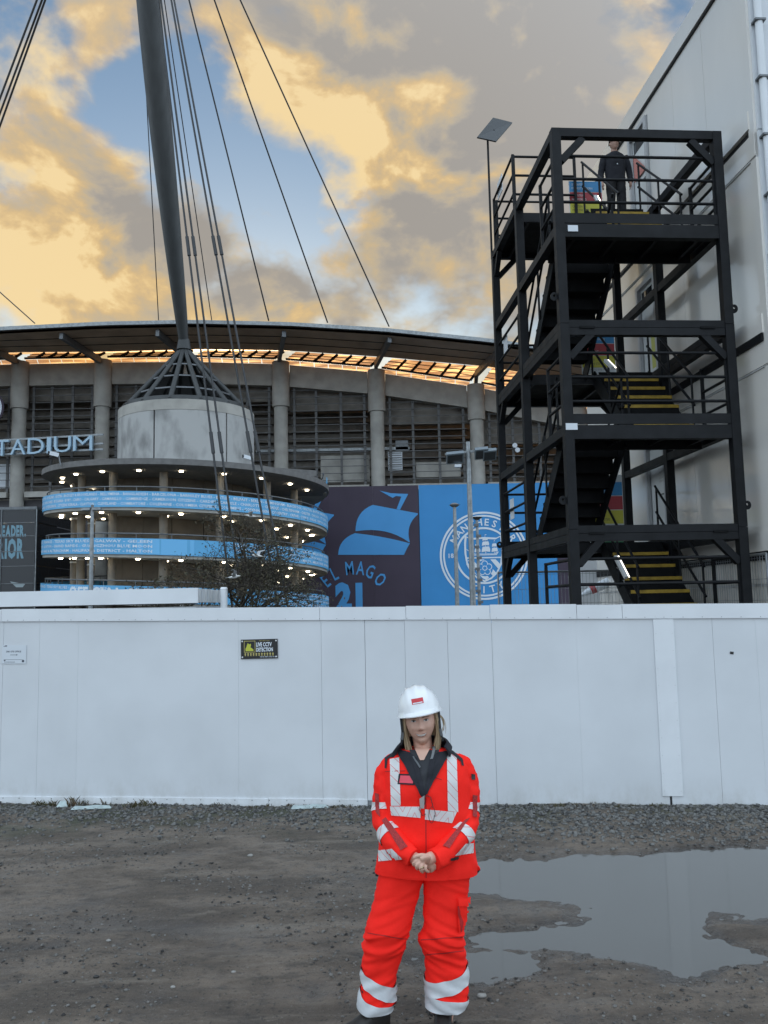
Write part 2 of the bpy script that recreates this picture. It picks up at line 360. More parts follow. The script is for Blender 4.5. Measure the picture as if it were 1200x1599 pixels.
def build_ground():
    def axis(lo, hi, st, far):
        mid = np.arange(lo, hi + 1e-6, st); g = []; s = st * 2; p = hi
        while p < far: p += s; g.append(p); s *= 1.5
        h = []; s = st * 2; p = lo
        while p > -far: p -= s; h.append(p); s *= 1.5
        return np.array(h[::-1] + list(mid) + g)
    xs = axis(-5.4, 6.2, .03, 2500); ys = axis(3.6, 9.9, .024, 2500)
    X, Y = np.meshgrid(xs, ys); Z = ground_z(X, Y)
    nx, ny = len(xs), len(ys)
    co = np.stack([X, Y, Z], -1).reshape(-1, 3)
    i = np.arange(ny - 1)[:, None] * nx + np.arange(nx - 1)[None]
    F = np.stack([i, i + 1, i + 1 + nx, i + nx], -1).reshape(-1, 4)
    me = bpy.data.meshes.new('ground'); me.vertices.add(len(co)); me.vertices.foreach_set('co', co.ravel())
    me.loops.add(F.size); me.loops.foreach_set('vertex_index', F.ravel()); me.polygons.add(len(F))
    me.polygons.foreach_set('loop_start', np.arange(0, F.size, 4)); me.polygons.foreach_set('loop_total', np.full(len(F), 4))
    me.update(); me.validate()
    for p in me.polygons: p.use_smooth = True
    o = bpy.data.objects.new('ground', me); COL.objects.link(o); o['kind'] = 'structure'
    m = bpy.data.materials.new('mud_and_grit'); m.use_nodes = True; nt = m.node_tree; N, L = nt.nodes, nt.links; b = N['Principled BSDF']
    tc = N.new('ShaderNodeTexCoord')
    def nz(scale, detail, st=(1, 1, 1), rough=.6):
        mp = N.new('ShaderNodeMapping'); mp.inputs['Scale'].default_value = st; L.new(tc.outputs['Object'], mp.inputs[0])
        n = N.new('ShaderNodeTexNoise'); n.inputs['Scale'].default_value = scale; n.inputs['Detail'].default_value = detail; n.inputs['Roughness'].default_value = rough
        L.new(mp.outputs[0], n.inputs['Vector']); return n.outputs['Fac']
    def rg(v, a, b_, c=0., d=1.):
        r = N.new('ShaderNodeMapRange'); r.interpolation_type = 'SMOOTHSTEP'
        for k, q in zip((1, 2, 3, 4), (a, b_, c, d)): r.inputs[k].default_value = q
        L.new(v, r.inputs[0]); return r.outputs[0]
    def mx(f, a, b_):
        n = N.new('ShaderNodeMix'); n.data_type = 'RGBA'; L.new(f, n.inputs[0])
        for k, q in ((6, a), (7, b_)):
            if isinstance(q, tuple): n.inputs[k].default_value = (*q, 1)
            else: L.new(q, n.inputs[k])
        return n.outputs[2]
    a1 = nz(.9, 5, (1, 2.2, 1)); a2 = nz(6, 6, (1, 1.6, 1), .7); a3 = nz(45, 4, rough=.75); a4 = nz(2.2, 5, (.35, 2.4, 1))
    c = mx(rg(a1, .38, .64), (.158, .123, .093), (.086, .068, .054))
    c = mx(rg(a2, .46, .70, 0, .8), c, (.055, .045, .037))
    c = mx(rg(a4, .56, .70, 0, .75), c, (.20, .168, .135))
    c = mx(rg(a3, .58, .72, 0, .7), c, (.27, .25, .225))
    c = mx(rg(nz(38, 4, rough=.7), .57, .66, 0, .85), c, (.022, .021, .020))
    # a faint green film on the strip by the hoarding
    sx = N.new('ShaderNodeSeparateXYZ'); L.new(tc.outputs['Object'], sx.inputs[0])
    strip = rg(sx.outputs['Y'], 7.9, 9.0)
    mu = N.new('ShaderNodeMath'); mu.operation = 'MULTIPLY'; L.new(strip, mu.inputs[0]); L.new(rg(nz(1.7, 4), .42, .62), mu.inputs[1])
    c = mx(mu.outputs[0], c, (.050, .052, .030))
    wet = rg(sx.outputs['Z'], .019, -.008)
    dk = N.new('ShaderNodeMix'); dk.data_type = 'RGBA'; dk.blend_type = 'MULTIPLY'; L.new(wet, dk.inputs[0]); L.new(c, dk.inputs[6]); dk.inputs[7].default_value = (.60, .60, .62, 1)
    L.new(dk.outputs[2], b.inputs['Base Color'])
    rr = N.new('ShaderNodeMix'); L.new(wet, rr.inputs[0]); L.new(rg(a1, .35, .6, .5, .9), rr.inputs[2]); rr.inputs[3].default_value = .13
    L.new(rr.outputs[0], b.inputs['Roughness'])
    bp = N.new('ShaderNodeBump'); bp.inputs['Strength'].default_value = 1.0; bp.inputs['Distance'].default_value = .016
    ad = N.new('ShaderNodeMath'); ad.operation = 'ADD'; L.new(a3, ad.inputs[0]); L.new(a2, ad.inputs[1]); L.new(ad.outputs[0], bp.inputs['Height'])
    L.new(bp.outputs[0], b.inputs['Normal']); me.materials.append(m)
    # water
    w = bpy.data.materials.new('muddy_water'); w.use_nodes = True; nt = w.node_tree; b = nt.nodes['Principled BSDF']
    b.inputs['Base Color'].default_value = (.125, .122, .115, 1); b.inputs['Roughness'].default_value = .035; b.inputs['IOR'].default_value = 1.36
    n = nt.nodes.new('ShaderNodeTexNoise'); n.inputs['Scale'].default_value = 5; tc2 = nt.nodes.new('ShaderNodeTexCoord'); nt.links.new(tc2.outputs['Object'], n.inputs['Vector'])
    bp = nt.nodes.new('ShaderNodeBump'); bp.inputs['Strength'].default_value = .03; bp.inputs['Distance'].default_value = .01
    nt.links.new(n.outputs['Fac'], bp.inputs['Height']); nt.links.new(bp.outputs[0], b.inputs['Normal'])
    for poly, nm in ((P_MAIN, 'puddle'), (P_SMALL, 'puddle')):
        q = [gnd(*p) for p in poly]; x0 = min(p.x for p in q) - .3; x1 = max(p.x for p in q) + .3; y0 = min(p.y for p in q) - .25; y1 = max(p.y for p in q) + .25
        if poly is P_SMALL: y0 -= .0; x0 = max(x0, .05)
        zz = -.013 if poly is P_MAIN else -.0125
        if poly is P_MAIN: y0 = max(y0, 4.95)
        mb = MB(); mb.add([(x0, y0, zz), (x1, y0, zz), (x1, y1, zz), (x0, y1, zz)], [(0, 1, 2, 3)]); po = mb.build(nm, w); po['kind'] = 'structure'
build_ground()
def gz(x, y): return float(ground_z(np.array([x]), np.array([y]))[0])

# stones: loose gravel banked against the hoarding, and scattered grit
def build_gravel():
    base = []
    rs = np.random.RandomState(3)
    phi = (1 + 5 ** .5) / 2
    ico = np.array([(-1, phi, 0), (1, phi, 0), (-1, -phi, 0), (1, -phi, 0), (0, -1, phi), (0, 1, phi), (0, -1, -phi), (0, 1, -phi), (phi, 0, -1), (phi, 0, 1), (-phi, 0, -1), (-phi, 0, 1)]) / 1.9
    icf = np.array([(0, 11, 5), (0, 5, 1), (0, 1, 7), (0, 7, 10), (0, 10, 11), (1, 5, 9), (5, 11, 4), (11, 10, 2), (10, 7, 6), (7, 1, 8), (3, 9, 4), (3, 4, 2), (3, 2, 6), (3, 6, 8), (3, 8, 9), (4, 9, 5), (2, 4, 11), (6, 2, 10), (8, 6, 7), (9, 8, 1)])
    def field(n, fx, name, mat, smin, smax):
        pts = fx(n); n = len(pts)
        z = ground_z(pts[:, 0], pts[:, 1]); ok = z > -.006; pts = pts[ok]; z = z[ok]; n = len(pts)
        s = smin + (smax - smin) * rs.rand(n) ** 2.6
        ang = rs.rand(n) * 6.28; fl = .45 + .45 * rs.rand(n)
        J = ico[None] * (1 + .5 * (rs.rand(n, 12, 3) - .5))
        x = J[:, :, 0] * s[:, None]; y = J[:, :, 1] * s[:, None] * (.6 + .4 * rs.rand(n))[:, None]; zz = J[:, :, 2] * (s * fl)[:, None]
        c, d = np.cos(ang)[:, None], np.sin(ang)[:, None]
        V = np.stack([x * c - y * d + pts[:, :1], x * d + y * c + pts[:, 1:2], zz + (z + s * fl * .22)[:, None]], -1).reshape(-1, 3)
        F = (icf[None] + (np.arange(n) * 12)[:, None, None]).reshape(-1, 3)
        me = bpy.data.meshes.new(name); me.from_pydata(V.tolist(), [], F.tolist()); me.materials.append(mat)
        o = bpy.data.objects.new(name, me); COL.objects.link(o); o['kind'] = 'stuff'; return o
    g1 = material('gravel_stone', (.15, .148, .14), .85, col2=(.045, .044, .044), vscale=23, thresh=(.42, .6), detail=2)
    def strip(n):
        x = -5 + 11 * rs.rand(n); dw = np.abs(rs.randn(n)) * np.where(x > .6, .62, .42) + .03
        dens = np.where(x > .4, 1.0, .55); k = rs.rand(n) < dens
        return np.stack([x, wall_y(x) - dw], -1)[k]
    o = field(15000, strip, 'gravel', g1, .006, .030); tag(o, 'grey crushed stone banked along the foot of the white hoarding', 'gravel')
    g2 = material('grit_stone', (.17, .162, .15), .9, col2=(.028, .026, .025), vscale=19, thresh=(.4, .62), detail=2)
    def scat(n):
        x = -3.6 + 8 * rs.rand(n); y = 4.4 + 4.4 * rs.rand(n); k = fbm2(x, y, 1.3, 3, 77) > .46
        return np.stack([x, y], -1)[k]
    o = field(15000, scat, 'grit', g2, .0035, .016); tag(o, 'small dark grit scattered over the muddy ground', 'grit')
build_gravel()

# ================================================================== HOARDING
HA = Vector((1, -.1265, 0)).normalized(); HN = Vector((-.1265, -1, 0)).normalized()   # along, towards the camera
H0 = Vector((0, 9.19, 0))
def hw(px, py):
    d = ray(px, py); t = (H0 - EYE).dot(HN) / d.dot(HN); q = EYE + d * t; return (q - H0).dot(HA), q.z
def HP(s, z, out=0.0): return H0 + HA * s + HN * out + Vector((0, 0, z))
def hoard_top(s): return 2.185 - .0135 * (s + 4.4)
def build_hoarding():
    root = thing('site_hoarding', 'long white panelled site hoarding standing across the yard behind the person', 'hoarding', H0)
    top_in = lambda s: hoard_top(s) - .075
    def slab(name, s0, s1, z0, z1, out, th, mat, par=root, lab=None):
        mb = MB(); pts = [HP(s0, z0[0], out), HP(s1, z0[1], out), HP(s1, z1[1], out), HP(s0, z1[0], out)]
        mb.prism(pts, HN * -th); return mb.build(name, mat, par, label=lab)
    sx = [hw(x, 1100)[0] for x in (-330, -60, 3, 60, 121, 248, 373, 503, 572, 635, 702, 772, 905, 1040, 1120, 1188, 1330)]
    for i in range(len(sx) - 1):
        a, b = sx[i], sx[i + 1]
        left = i < 9
        off = (0.0, .0015, .0, .0012)[i % 4] + (.004 if i in (9, 10) else 0)
        zb = .10 if left else [.03, .03, .02, .05, .045, .02, .02][i - 9]
        jw = .0022 if i in (2, 7, 8, 10, 13) else .0003
        slab('panel', a + jw, b - jw, (zb, zb), (top_in(a), top_in(b)), off, .06, WHITE)
    # plain grey back sheet closes the joints
    slab('back_sheet', sx[0], sx[-1], (.03, .03), (2.0, 1.9), -.012, .02, material('back_sheet_grey', (.25, .26, .27), .7))
    # base flashing under the left run
    fs = [sx[0], hw(176, 1250)[0], hw(420, 1250)[0], sx[8]]
    for i in range(3): slab('base_flashing', fs[i] + .002, fs[i + 1] - .002, (.025, .02), (.115, .11), .014, .02, WHITE2)
    # top cap in lengths that step at their joints
    ts = [(sx[0], hw(4, 950)[0], .0), (hw(4, 950)[0], hw(500, 950)[0], .006), (hw(500, 950)[0], hw(634, 946)[0], .004), (hw(634, 946)[0], hw(765, 944)[0], .012), (hw(765, 944)[0], hw(900, 944)[0], .02), (hw(900, 944)[0], hw(971, 944)[0], .012), (hw(971, 944)[0], sx[-1], .016)]
    for i, (a, b, dz) in enumerate(ts):
        slab('top_cap', a + .002, b - .002, (hoard_top(a) - .14, hoard_top(b) - .14), (hoard_top(a) + dz - .006, hoard_top(b) + dz - .006), .018, .16, WHITE2)
    for c in ((1043, 20), (1190, 3)):
        a = hw(c[0] - c[1] * .8, 1100)[0]; b = hw(c[0] + c[1] * .8, 1100)[0]
        if c[1] > 5:
            slab('cover_strip', a, b, (.17, .17), (top_in(b) - .07, top_in(b) - .07), .014, .012, WHITE2)
            sc = MB()
            for k in range(11):
                for e in (a + .02, b - .02):
                    z = .22 + k * .175; p = HP(e, z, .013)
                    sc.tube([p, p + HN * .006], .0035, 6)
            sc.build('screw', TRIM, root, kind='stuff')
    sc = MB()
    for k in range(60):
        s = sx[0] + .25 + k * .19; p = HP(s, hoard_top(s) - .125, .018); sc.tube([p, p + HN * .004], .0035, 6)
        if k < 36 and s < sx[8]: p = HP(s, .095, .014); sc.tube([p, p + HN * .005], .005, 6)
    sc.build('rivet', GREYM, root, kind='stuff')
    # dark post foot showing in the slot under the cover strip
    mb = MB(); s = hw(1049, 1262)[0]; mb.box(HP(s, .07, -.01), (.02, .03, .2), (HA, HN, Vector((0, 0, 1)))); mb.build('post_foot', GAP, root)
build_hoarding()
HAX = (HA, HN, Vector((0, 0, 1)))
def hoard_plate(root, px0, py0, px1, py1, out, th, mat, name='plate', tilt=0):
    s0, z1 = hw(px0, py0); s1, z0 = hw(px1, py1)
    mb = MB(); c = HP((s0 + s1) / 2, (z0 + z1) / 2, out + th / 2)
    ax = (HA * math.cos(tilt) + Vector((0, 0, 1)) * math.sin(tilt), HN, Vector((0, 0, 1)) * math.cos(tilt) - HA * math.sin(tilt))
    mb.box(c, (abs(s1 - s0), th, abs(z1 - z0)), ax); o = mb.build(name, mat, root); return c, s1 - s0, z1 - z0, ax
def build_wall_signs():
    YEL = material('sign_yellow', (.50, .52, .05), .5); SB = material('sign_black', (.010, .010, .011), .35); GOLD = material('sign_gold', (.42, .36, .12), .5)
    c = HP(*hw(405.5, 1013), .012)
    r = thing('security_sign', 'black and yellow LIVE CCTV DETECTION sign screwed to white hoarding', 'sign', c)
    cc, w, h, ax = hoard_plate(r, 377, 998.5, 434.5, 1028, .006, .006, SB, 'plate', R(0.6))
    fn = lambda x, y, o=.0035: cc + ax[0] * (x * w) + ax[2] * (y * h) + ax[1] * o     # x,y in -.5...5
    def poly(name, pts, mat, par=r): mb = MB(); mb.prism([fn(*p) for p in pts], ax[1] * .0012); return mb.build(name, mat, par)
    mb = MB()
    put_text(mb, 'LIVE CCTV', lambda x, y: fn(-.08 + x, .13 + y), .062, .20, .03); put_text(mb, 'DETECTION', lambda x, y: fn(-.08 + x, -.13 + y), .058, .19, .03)
    mb.build('lettering', PRINTW, r)
    mb = MB(); put_text(mb, 'SECURITY BY', lambda x, y: fn(.0 + x, .39 + y), .034, .055); mb.build('small_lettering', GOLD, r)
    fr = [(-.415, .43), (-.105, .43), (-.105, -.17), (-.415, -.17)]; inn = [(-.40, .40), (-.12, .40), (-.12, -.14), (-.40, -.14)]
    mb = MB(); mb.add([fn(*p) for p in fr] + [fn(*p) for p in inn], [(i, (i + 1) % 4, 4 + (i + 1) % 4, 4 + i) for i in range(4)]); mb.build('picture_border', GOLD, r)
    poly('picture', [(-.37, -.10), (-.155, -.10), (-.16, -.02), (-.21, .06), (-.24, .09), (-.22, .2), (-.23, .28), (-.27, .24), (-.31, .31), (-.33, .22), (-.35, .1), (-.375, .02)], YEL)
    mb = MB()
    for k in range(11):
        x = -.38 + k * .075
        mb.add([fn(x + .024 * math.cos(t * .785), -.25 + .055 * math.sin(t * .785)) for t in range(8)], [tuple(range(8))])
        mb.add([fn(x - .02, -.355), fn(x + .02, -.355), fn(x + .012, -.30), fn(x - .012, -.30)], [(0, 1, 2, 3)])
    mb.build('symbol_row', GOLD, r)
    mb = MB(); put_text(mb, '24HR 0871 075 0198', lambda x, y: fn(.02 + x, -.44 + y), .036, .06); mb.build('phone_number', PRINTW, r)
    mb = MB()
    for x, y in ((-.46, .41), (.46, .41), (-.46, -.41), (.46, -.41)):
        p = fn(x, y, .003); mb.tube([p, p + ax[1] * .005], .009, 8)
    mb.build('screw', WHITE2, r)
    # laminated notice, left
    c = HP(*hw(23, 1021), .01)
    r = thing('paper_notice', 'white laminated paper notice with an arrow taped to the left of the hoarding', 'notice', c)
    cc2, w2, h2, ax2 = hoard_plate(r, 4.5, 1008, 41.5, 1036, .005, .003, PAPER, 'sheet', R(-.5))
    f2 = lambda x, y: cc2 + ax2[0] * (x * w2) + ax2[2] * (y * h2) + ax2[1] * .0022
    INK = material('ink', (.05, .06, .08), .6)
    mb = MB(); put_text(mb, 'DBK SITE OFFICE', lambda x, y: f2(-.33 + x, .12 + y), .058, .085, .02); mb.build('lettering', INK, r)
    mb = MB(); mb.add([f2(*p) for p in ((-.16, -.035), (.1, -.035), (.1, -.065), (.15, -.02), (.1, .025), (.1, -.01), (-.16, -.01))], [tuple(range(7))]); mb.build('arrow', INK, r)
    mb = MB(); mb.add([f2(*p) for p in ((-.42, -.27), (.36, -.27), (.36, -.285), (-.42, -.285))], [(0, 1, 2, 3)])
    mb.add([f2(.38 + .055 * math.cos(t * .785), -.36 + .07 * math.sin(t * .785)) for t in range(8)], [tuple(range(8))])
    mb.add([f2(*p) for p in ((-.42, -.30), (-.33, -.30), (-.36, -.36), (-.4, -.36))], [(0, 1, 2, 3)])
    mb.add([f2(*p) for p in ((-.4, -.40), (.05, -.40), (.05, -.425), (-.4, -.425))], [(0, 1, 2, 3)])
    mb.add([f2(*p) for p in ((-.46, .44), (-.30, .44), (-.30, .50), (-.36, .50))], [(0, 1, 2, 3)]); mb.build('footer_print', INK, r)
    c = HP(*hw(1143, 1019.5), .004); r = thing('stuck_label', 'tiny black label stuck high on the right of the hoarding', 'label', c)
    hoard_plate(r, 1140, 1017.5, 1146, 1021.5, .002, .002, BLACK, 'sticker', R(-8))
build_wall_signs()

# weeds and litter at the foot of the hoarding
def build_litter():
    GR = material('weed', (.055, .058, .022), .8, col2=(.10, .06, .03), vscale=9)
    mb = MB(); rs = random.Random(4)
    spots = [(-4.0 + rs.random() * 1.6, 1.0) for _ in range(26)] + [(-2.4 + rs.random() * 3.2, .45) for _ in range(30)] + [(1.4 + rs.random() * 1.4, .35) for _ in range(22)] + [(-3.45, 2.0), (-3.4, 1.8), (-3.5, 1.7)]
    for x, k in spots:
        y = wall_y(x) - .03 - rs.random() * .12; z = gz(x, y)
        for j in range(10):
            a = rs.random() * 6.28; l = (.018 + .035 * rs.random()) * (k + .3); q = Vector((x + rs.gauss(0, .03), y + rs.gauss(0, .015), z))
            tip = q + Vector((math.cos(a) * l * .7, math.sin(a) * l * .4, l)); sd_ = Vector((math.sin(a), -math.cos(a), 0)) * .004
            mb.add([q - sd_, q + sd_, (q + tip) / 2 + sd_ + Vector((0, 0, l * .2)), tip], [(0, 1, 2, 3)])
    o = mb.build('weeds', GR, kind='stuff'); tag(o, 'low dry weeds growing along the foot of the hoarding', 'weeds')
    SCR = material('scrap_board', (.42, .50, .50), .5, var=.3, vscale=14)
    for (px0, px1, py, lab, hgt) in ((88, 104, 1267, 'small torn pale board scrap standing in the weeds by the hoarding', .05), (112, 172, 1270, 'long pale green board offcut lying in weeds under the hoarding', .02), (455, 513, 1270, 'thin white board offcut lying under the middle of the hoarding', .02)):
        a = gnd(px0, py); b = gnd(px1, py); c = (a + b) / 2; z = gz(c.x, c.y) + .01
        mb = MB(); w = (b - a).length
        pts = [(-w / 2, 0, 0), (w / 2, .02, .004), (w / 2 - .03, .05, hgt), (w * .1, .06, hgt + .006), (-w * .2, .05, hgt - .003), (-w / 2 + .02, .06, hgt)]
        mb.prism([Vector((c.x, c.y, z)) + Vector(p) for p in pts], (0, .004, .008)); o = mb.build('board_scrap', SCR); tag(o, lab, 'scrap')
    for (px, py, r, lab) in ((904, 803, 0, ''),):
        pass
    rk = material('pale_stone', (.30, .29, .27), .8, var=.3, vscale=20)
    for (px, py, r, lab) in ((452, 1283, .02, 'pale pebble lying on dark gravel below the middle of the hoarding'), (391, 1340, .02, 'round pale stone lying on the mud left of centre'), (150, 1531, .014, 'dark wet stone lying on the mud in the left foreground'), (170, 1473, .012, 'small grey stone on the damp mud at left'), (270, 1545, .011, 'small pale stone on the mud left of the person'), (365, 1522, .012, 'flat pale chip lying on the mud left of the person'), (753, 1559, .02, 'lump of stone lying on the mud right of the boots')):
        p = gnd(px, py); mb = MB(); bm = bmesh.new(); bmesh.ops.create_icosphere(bm, subdivisions=2, radius=r)
        for v in bm.verts: v.co *= 1 + .35 * noise.noise(v.co * 60 + Vector((px, 0, 0)))
        z = gz(p.x, p.y)
        mb.add([(v.co.x * 1.3 + p.x, v.co.y + p.y, v.co.z * .7 + z + r * .4) for v in bm.verts], [[v.index for v in f.verts] for f in bm.faces]); bm.free()
        o = mb.build('stone', rk if 'dark' not in lab else material('wet_stone', (.03, .028, .027), .5), smooth=60); tag(o, lab, 'stone')
build_litter()

# cabin just behind the hoarding, left
def build_low_cabin():
    Y = 12.5; p0 = at(310, 918, Y); zt = p0.z; x1 = p0.x; dep = 2.0
    r = thing('site_cabin', 'low flat-roofed white site cabin whose roof edge shows over the hoarding at left', 'cabin', (x1 - 3, Y + 1, 0))
    mb = MB(); mb.box((x1 - 4, Y + dep / 2 + .05, zt / 2 - .12), (8 - .1, dep, zt - .3)); mb.build('wall', WHITE, r)
    mb = MB(); mb.box((x1 - 4, Y, zt - .11), (8, .06, .22)); mb.build('front_fascia', WHITE2, r)
    mb = MB(); mb.box((x1 - 4, Y - .01, zt - .225), (7.98, .05, .012)); mb.build('fascia_joint', GAP, r)
    mb = MB(); mb.box((x1 - .03, Y + dep / 2 + .04, zt - .11), (.05, dep, .20)); mb.build('side_fascia', WHITE2, r)
    mb = MB(); mb.box((x1 - 4, Y + dep / 2, zt - .02), (7.94, dep - .04, .03)); mb.build('roof', WHITE2, r)
    for k in range(5):
        mb = MB(); mb.box((x1 + .004, Y + .12 + k * .42, zt - .11), (.03, .05, .20)); mb.build('roof_clip', TRIM, r)
    mb = MB(); b = at(350, 930, 13.2); mb.tube([(b.x, 13.2, 0), (b.x, 13.2, b.z + .10)], .055, 14)
    o = mb.build('pipe', WHITE2, None, smooth=50); tag(o, 'short upright white pipe standing at the right end of the low cabin', 'pipe')
    mb = MB(); mb.tube([(b.x, 13.2, b.z + .10), (b.x, 13.2, b.z + .13)], [.06, .045], 14); c = mb.build('pipe_cap', WHITE2, o, smooth=50)
build_low_cabin()

# ================================================================== STAIR TOWER
YAW = .0734
TA = Vector((math.cos(YAW), math.sin(YAW), 0)); TB = Vector((-math.sin(YAW), math.cos(YAW), 0)); ZV = Vector((0, 0, 1))
T0 = Vector((2.6055, 11.921, 0)); TW, TD = 2.6074, 4.5855
LV = [3.15, 4.645, 6.15, 7.66, 9.15]
def T(u, t, z): return T0 + TA * u + TB * t + ZV * z
FRONT, REAR = 1.0, TD - 1.83
def build_tower():
    r = thing('stair_tower', 'black steel site stair tower of stacked frames with open flights beside white cabins', 'stair tower', T0)
    P = .135
    ts = (0 + P / 2, TD * .5333, TD - P / 2)
    # posts in stacked storeys
    zs = [0, LV[0], LV[2], LV[4]]
    for i in range(3):
        for u in (P / 2, TW - P / 2):
            for t in ts:
                mb = MB(); mb.box(T(u, t, (zs[i] + zs[i + 1]) / 2), (P, P, zs[i + 1] - zs[i] - .006), (TA, TB, ZV)); mb.build('post', STEEL, r)
    AX = (TA, TB, ZV)
    def beam(name, a, b, w, h, par=r, mat=STEEL):
        mb = MB(); mb.beam(a, b, w, h); return mb.build(name, mat, par)
    e = P
    for k, z in enumerate(LV):
        h = .22 if k in (0, 2) else (.20 if k in (1, 3) else .13)
        zc = z - h / 2
        if k in (0, 2):     # the joint of two stacked frames: two channels with a slit
            for dz in (-h * .26, h * .26):
                zz = zc + .05 + dz; hh = h * .49
                beam('beam', T(e + .002, P / 2, zz), T(TW - e - .002, P / 2, zz), .11, hh); beam('beam', T(e + .002, TD - P / 2, zz), T(TW - e - .002, TD - P / 2, zz), .11, hh)
                for u in (P / 2, TW - P / 2):
                    beam('beam', T(u, P + .002, zz), T(u, ts[1] - P / 2 - .002, zz), .11, hh); beam('beam', T(u, ts[1] + P / 2 + .002, zz), T(u, TD - P - .002, zz), .11, hh)
            for u in (.40, TW - .40):
                mb = MB(); mb.box(T(u, P / 2 - .065, zc + .05), (.22, .02, .035), AX); mb.build('clamp_plate', STEELB, r)
        else:
            beam('beam', T(e + .002, P / 2, zc), T(TW - e - .002, P / 2, zc), .12, h)
            if k == 4: beam('beam', T(e + .002, TD - P / 2, zc), T(TW - e - .002, TD - P / 2, zc), .12, h)
            for u in (P / 2, TW - P / 2):
                hs = .13; zc2 = z - hs / 2
                beam('beam', T(u, P + .002, zc2), T(u, ts[1] - P / 2 - .002, zc2), .12, hs); beam('beam', T(u, ts[1] + P / 2 + .002, zc2), T(u, TD - P - .002, zc2), .12, hs)
    # knee braces under each frame top
    for z in (LV[0], LV[2], LV[4]):
        for (t, sg) in ((P / 2, 1), (TD - P / 2, 1)):
            for (u0, u1) in ((P, P + .34), (TW - P, TW - P - .34)):
                beam('knee_brace', T(u0, t, z - .50), T(u1, t, z - .14), .10, .10)
        for u in (P / 2,):
            beam('knee_brace', T(u, TD - P, z - .50), T(u, TD - P - .36, z - .14), .09, .09)
    # lifting lugs
    for (u, t, z) in ((TW + .05, .06, LV[2] + .25), (TW + .05, .06, LV[0] + .32), (-.05, .06, LV[2] + .42), (-.05, TD - .1, LV[0] + .1), (-.05, .06, LV[0] + .42)):
        mb = MB(); n = 14; oc = T(u, t, z); pr = []
        ring = [(oc + TA * (math.cos(a) * .055) + ZV * (math.sin(a) * .065)) for a in [k * 2 * math.pi / n for k in range(n)]]
        hole = [(oc + TA * (math.cos(a) * .02) + ZV * (.012 + math.sin(a) * .02)) for a in [k * 2 * math.pi / n for k in range(n)]]
        vs = ring + hole + [q + TB * .03 for q in ring] + [q + TB * .03 for q in hole]; fs = []
        for k in range(n):
            k2 = (k + 1) % n
            fs += [(k, k2, n + k2, n + k), (2 * n + k, 3 * n + k, 3 * n + k2, 2 * n + k2), (k, 2 * n + k, 2 * n + k2, k2), (n + k, n + k2, 3 * n + k2, 3 * n + k)]
        mb.add(vs, fs); mb.build('lifting_lug', STEEL, r)
    # landings
    def landing(t0, t1, z, name='landing'):
        mb = MB(); mb.box(T(TW / 2, (t0 + t1) / 2, z - .02), (TW - .30, t1 - t0, .03), AX); o = mb.build(name, STEELB, r)
        n = 4
        for k in range(n):
            u = .35 + k * (TW - .7) / (n - 1); mb = MB(); mb.box(T(u, (t0 + t1) / 2, z - .085), (.05, t1 - t0 - .02, .09), AX); mb.build('joist', STEEL, o)
        mb = MB(); mb.box(T(TW / 2, t1 if t0 < 1 else t0, z - .10), (TW - .3, .05, .17), AX); mb.build('edge_channel', STEEL, o)
        return o
    for k in (1, 3): landing(P, FRONT, LV[k])
    for k in (0, 2, 4): landing(REAR, TD - P, LV[k])
    # flights: left half climbs towards the camera, right half climbs away
    def rail_bar(a, b, par, rad=.021):
        mb = MB(); mb.tube([a, b], rad, 8); return mb.build('rail', STEEL, par, smooth=60)
    def flight(u0, u1, tA, zA, tB, zB):
        o = thing('stair_flight', None, None, (0, 0, 0)); del_ = None
        o.parent = r; o.location = (0, 0, 0)
        n = 7; um = (u0 + u1) / 2
        for u in (u0 + .02, u1 - .02):
            mb = MB(); d = .24; s = MB()
            a = T(u, tA, zA - .05); b = T(u, tB, zB - .05)
            mb.beam(a, b, .02, d, (b - a).cross(TA)); mb.build('stringer', STEEL, o)
        for k in range(1, n):
            f = k / n; t = tA + (tB - tA) * (f - .5 / n); z = zA + (zB - zA) * f; g = abs(tB - tA) / n
            mb = MB(); mb.box(T(um, t, z - .018), (u1 - u0 - .05, g + .03, .034), AX); mb.build('tread', STEELB, o)
            sgn = -1 if tB > tA else 1
            mb = MB(); mb.box(T(um, t + sgn * (g / 2 + .02), z - (.025 if tB > tA else .016)), (u1 - u0 - .06, .012, .052 if tB > tA else .03), AX); mb.build('nosing', YELLOW, o)
            mb = MB(); mb.box(T(um, t - sgn * (g / 2 - .01), z + abs(zB - zA) / n * .5 - .018), (u1 - u0 - .052, .006, abs(zB - zA) / n - .034), AX); mb.build('riser', STEELB, o)
        for u in (u0 - .01, u1 + .01):
            for hh in (.98, .52):
                rail_bar(T(u, tA, zA + hh), T(u, tB, zB + hh), o)
            for f in (0.03, .5, .97):
                t = tA + (tB - tA) * f; z = zA + (zB - zA) * f
                rail_bar(T(u, t, z - .05), T(u, t, z + .98), o, .019)
        return o
    UL = (.22, 1.24); UR = (1.36, 2.38)
    flight(*UR, FRONT, LV[0] - 1.50, REAR, LV[0])
    flight(*UL, REAR, LV[0], FRONT, LV[1]); flight(*UR, FRONT, LV[1], REAR, LV[2])
    flight(*UL, REAR, LV[2], FRONT, LV[3]); flight(*UR, FRONT, LV[3], REAR, LV[4])
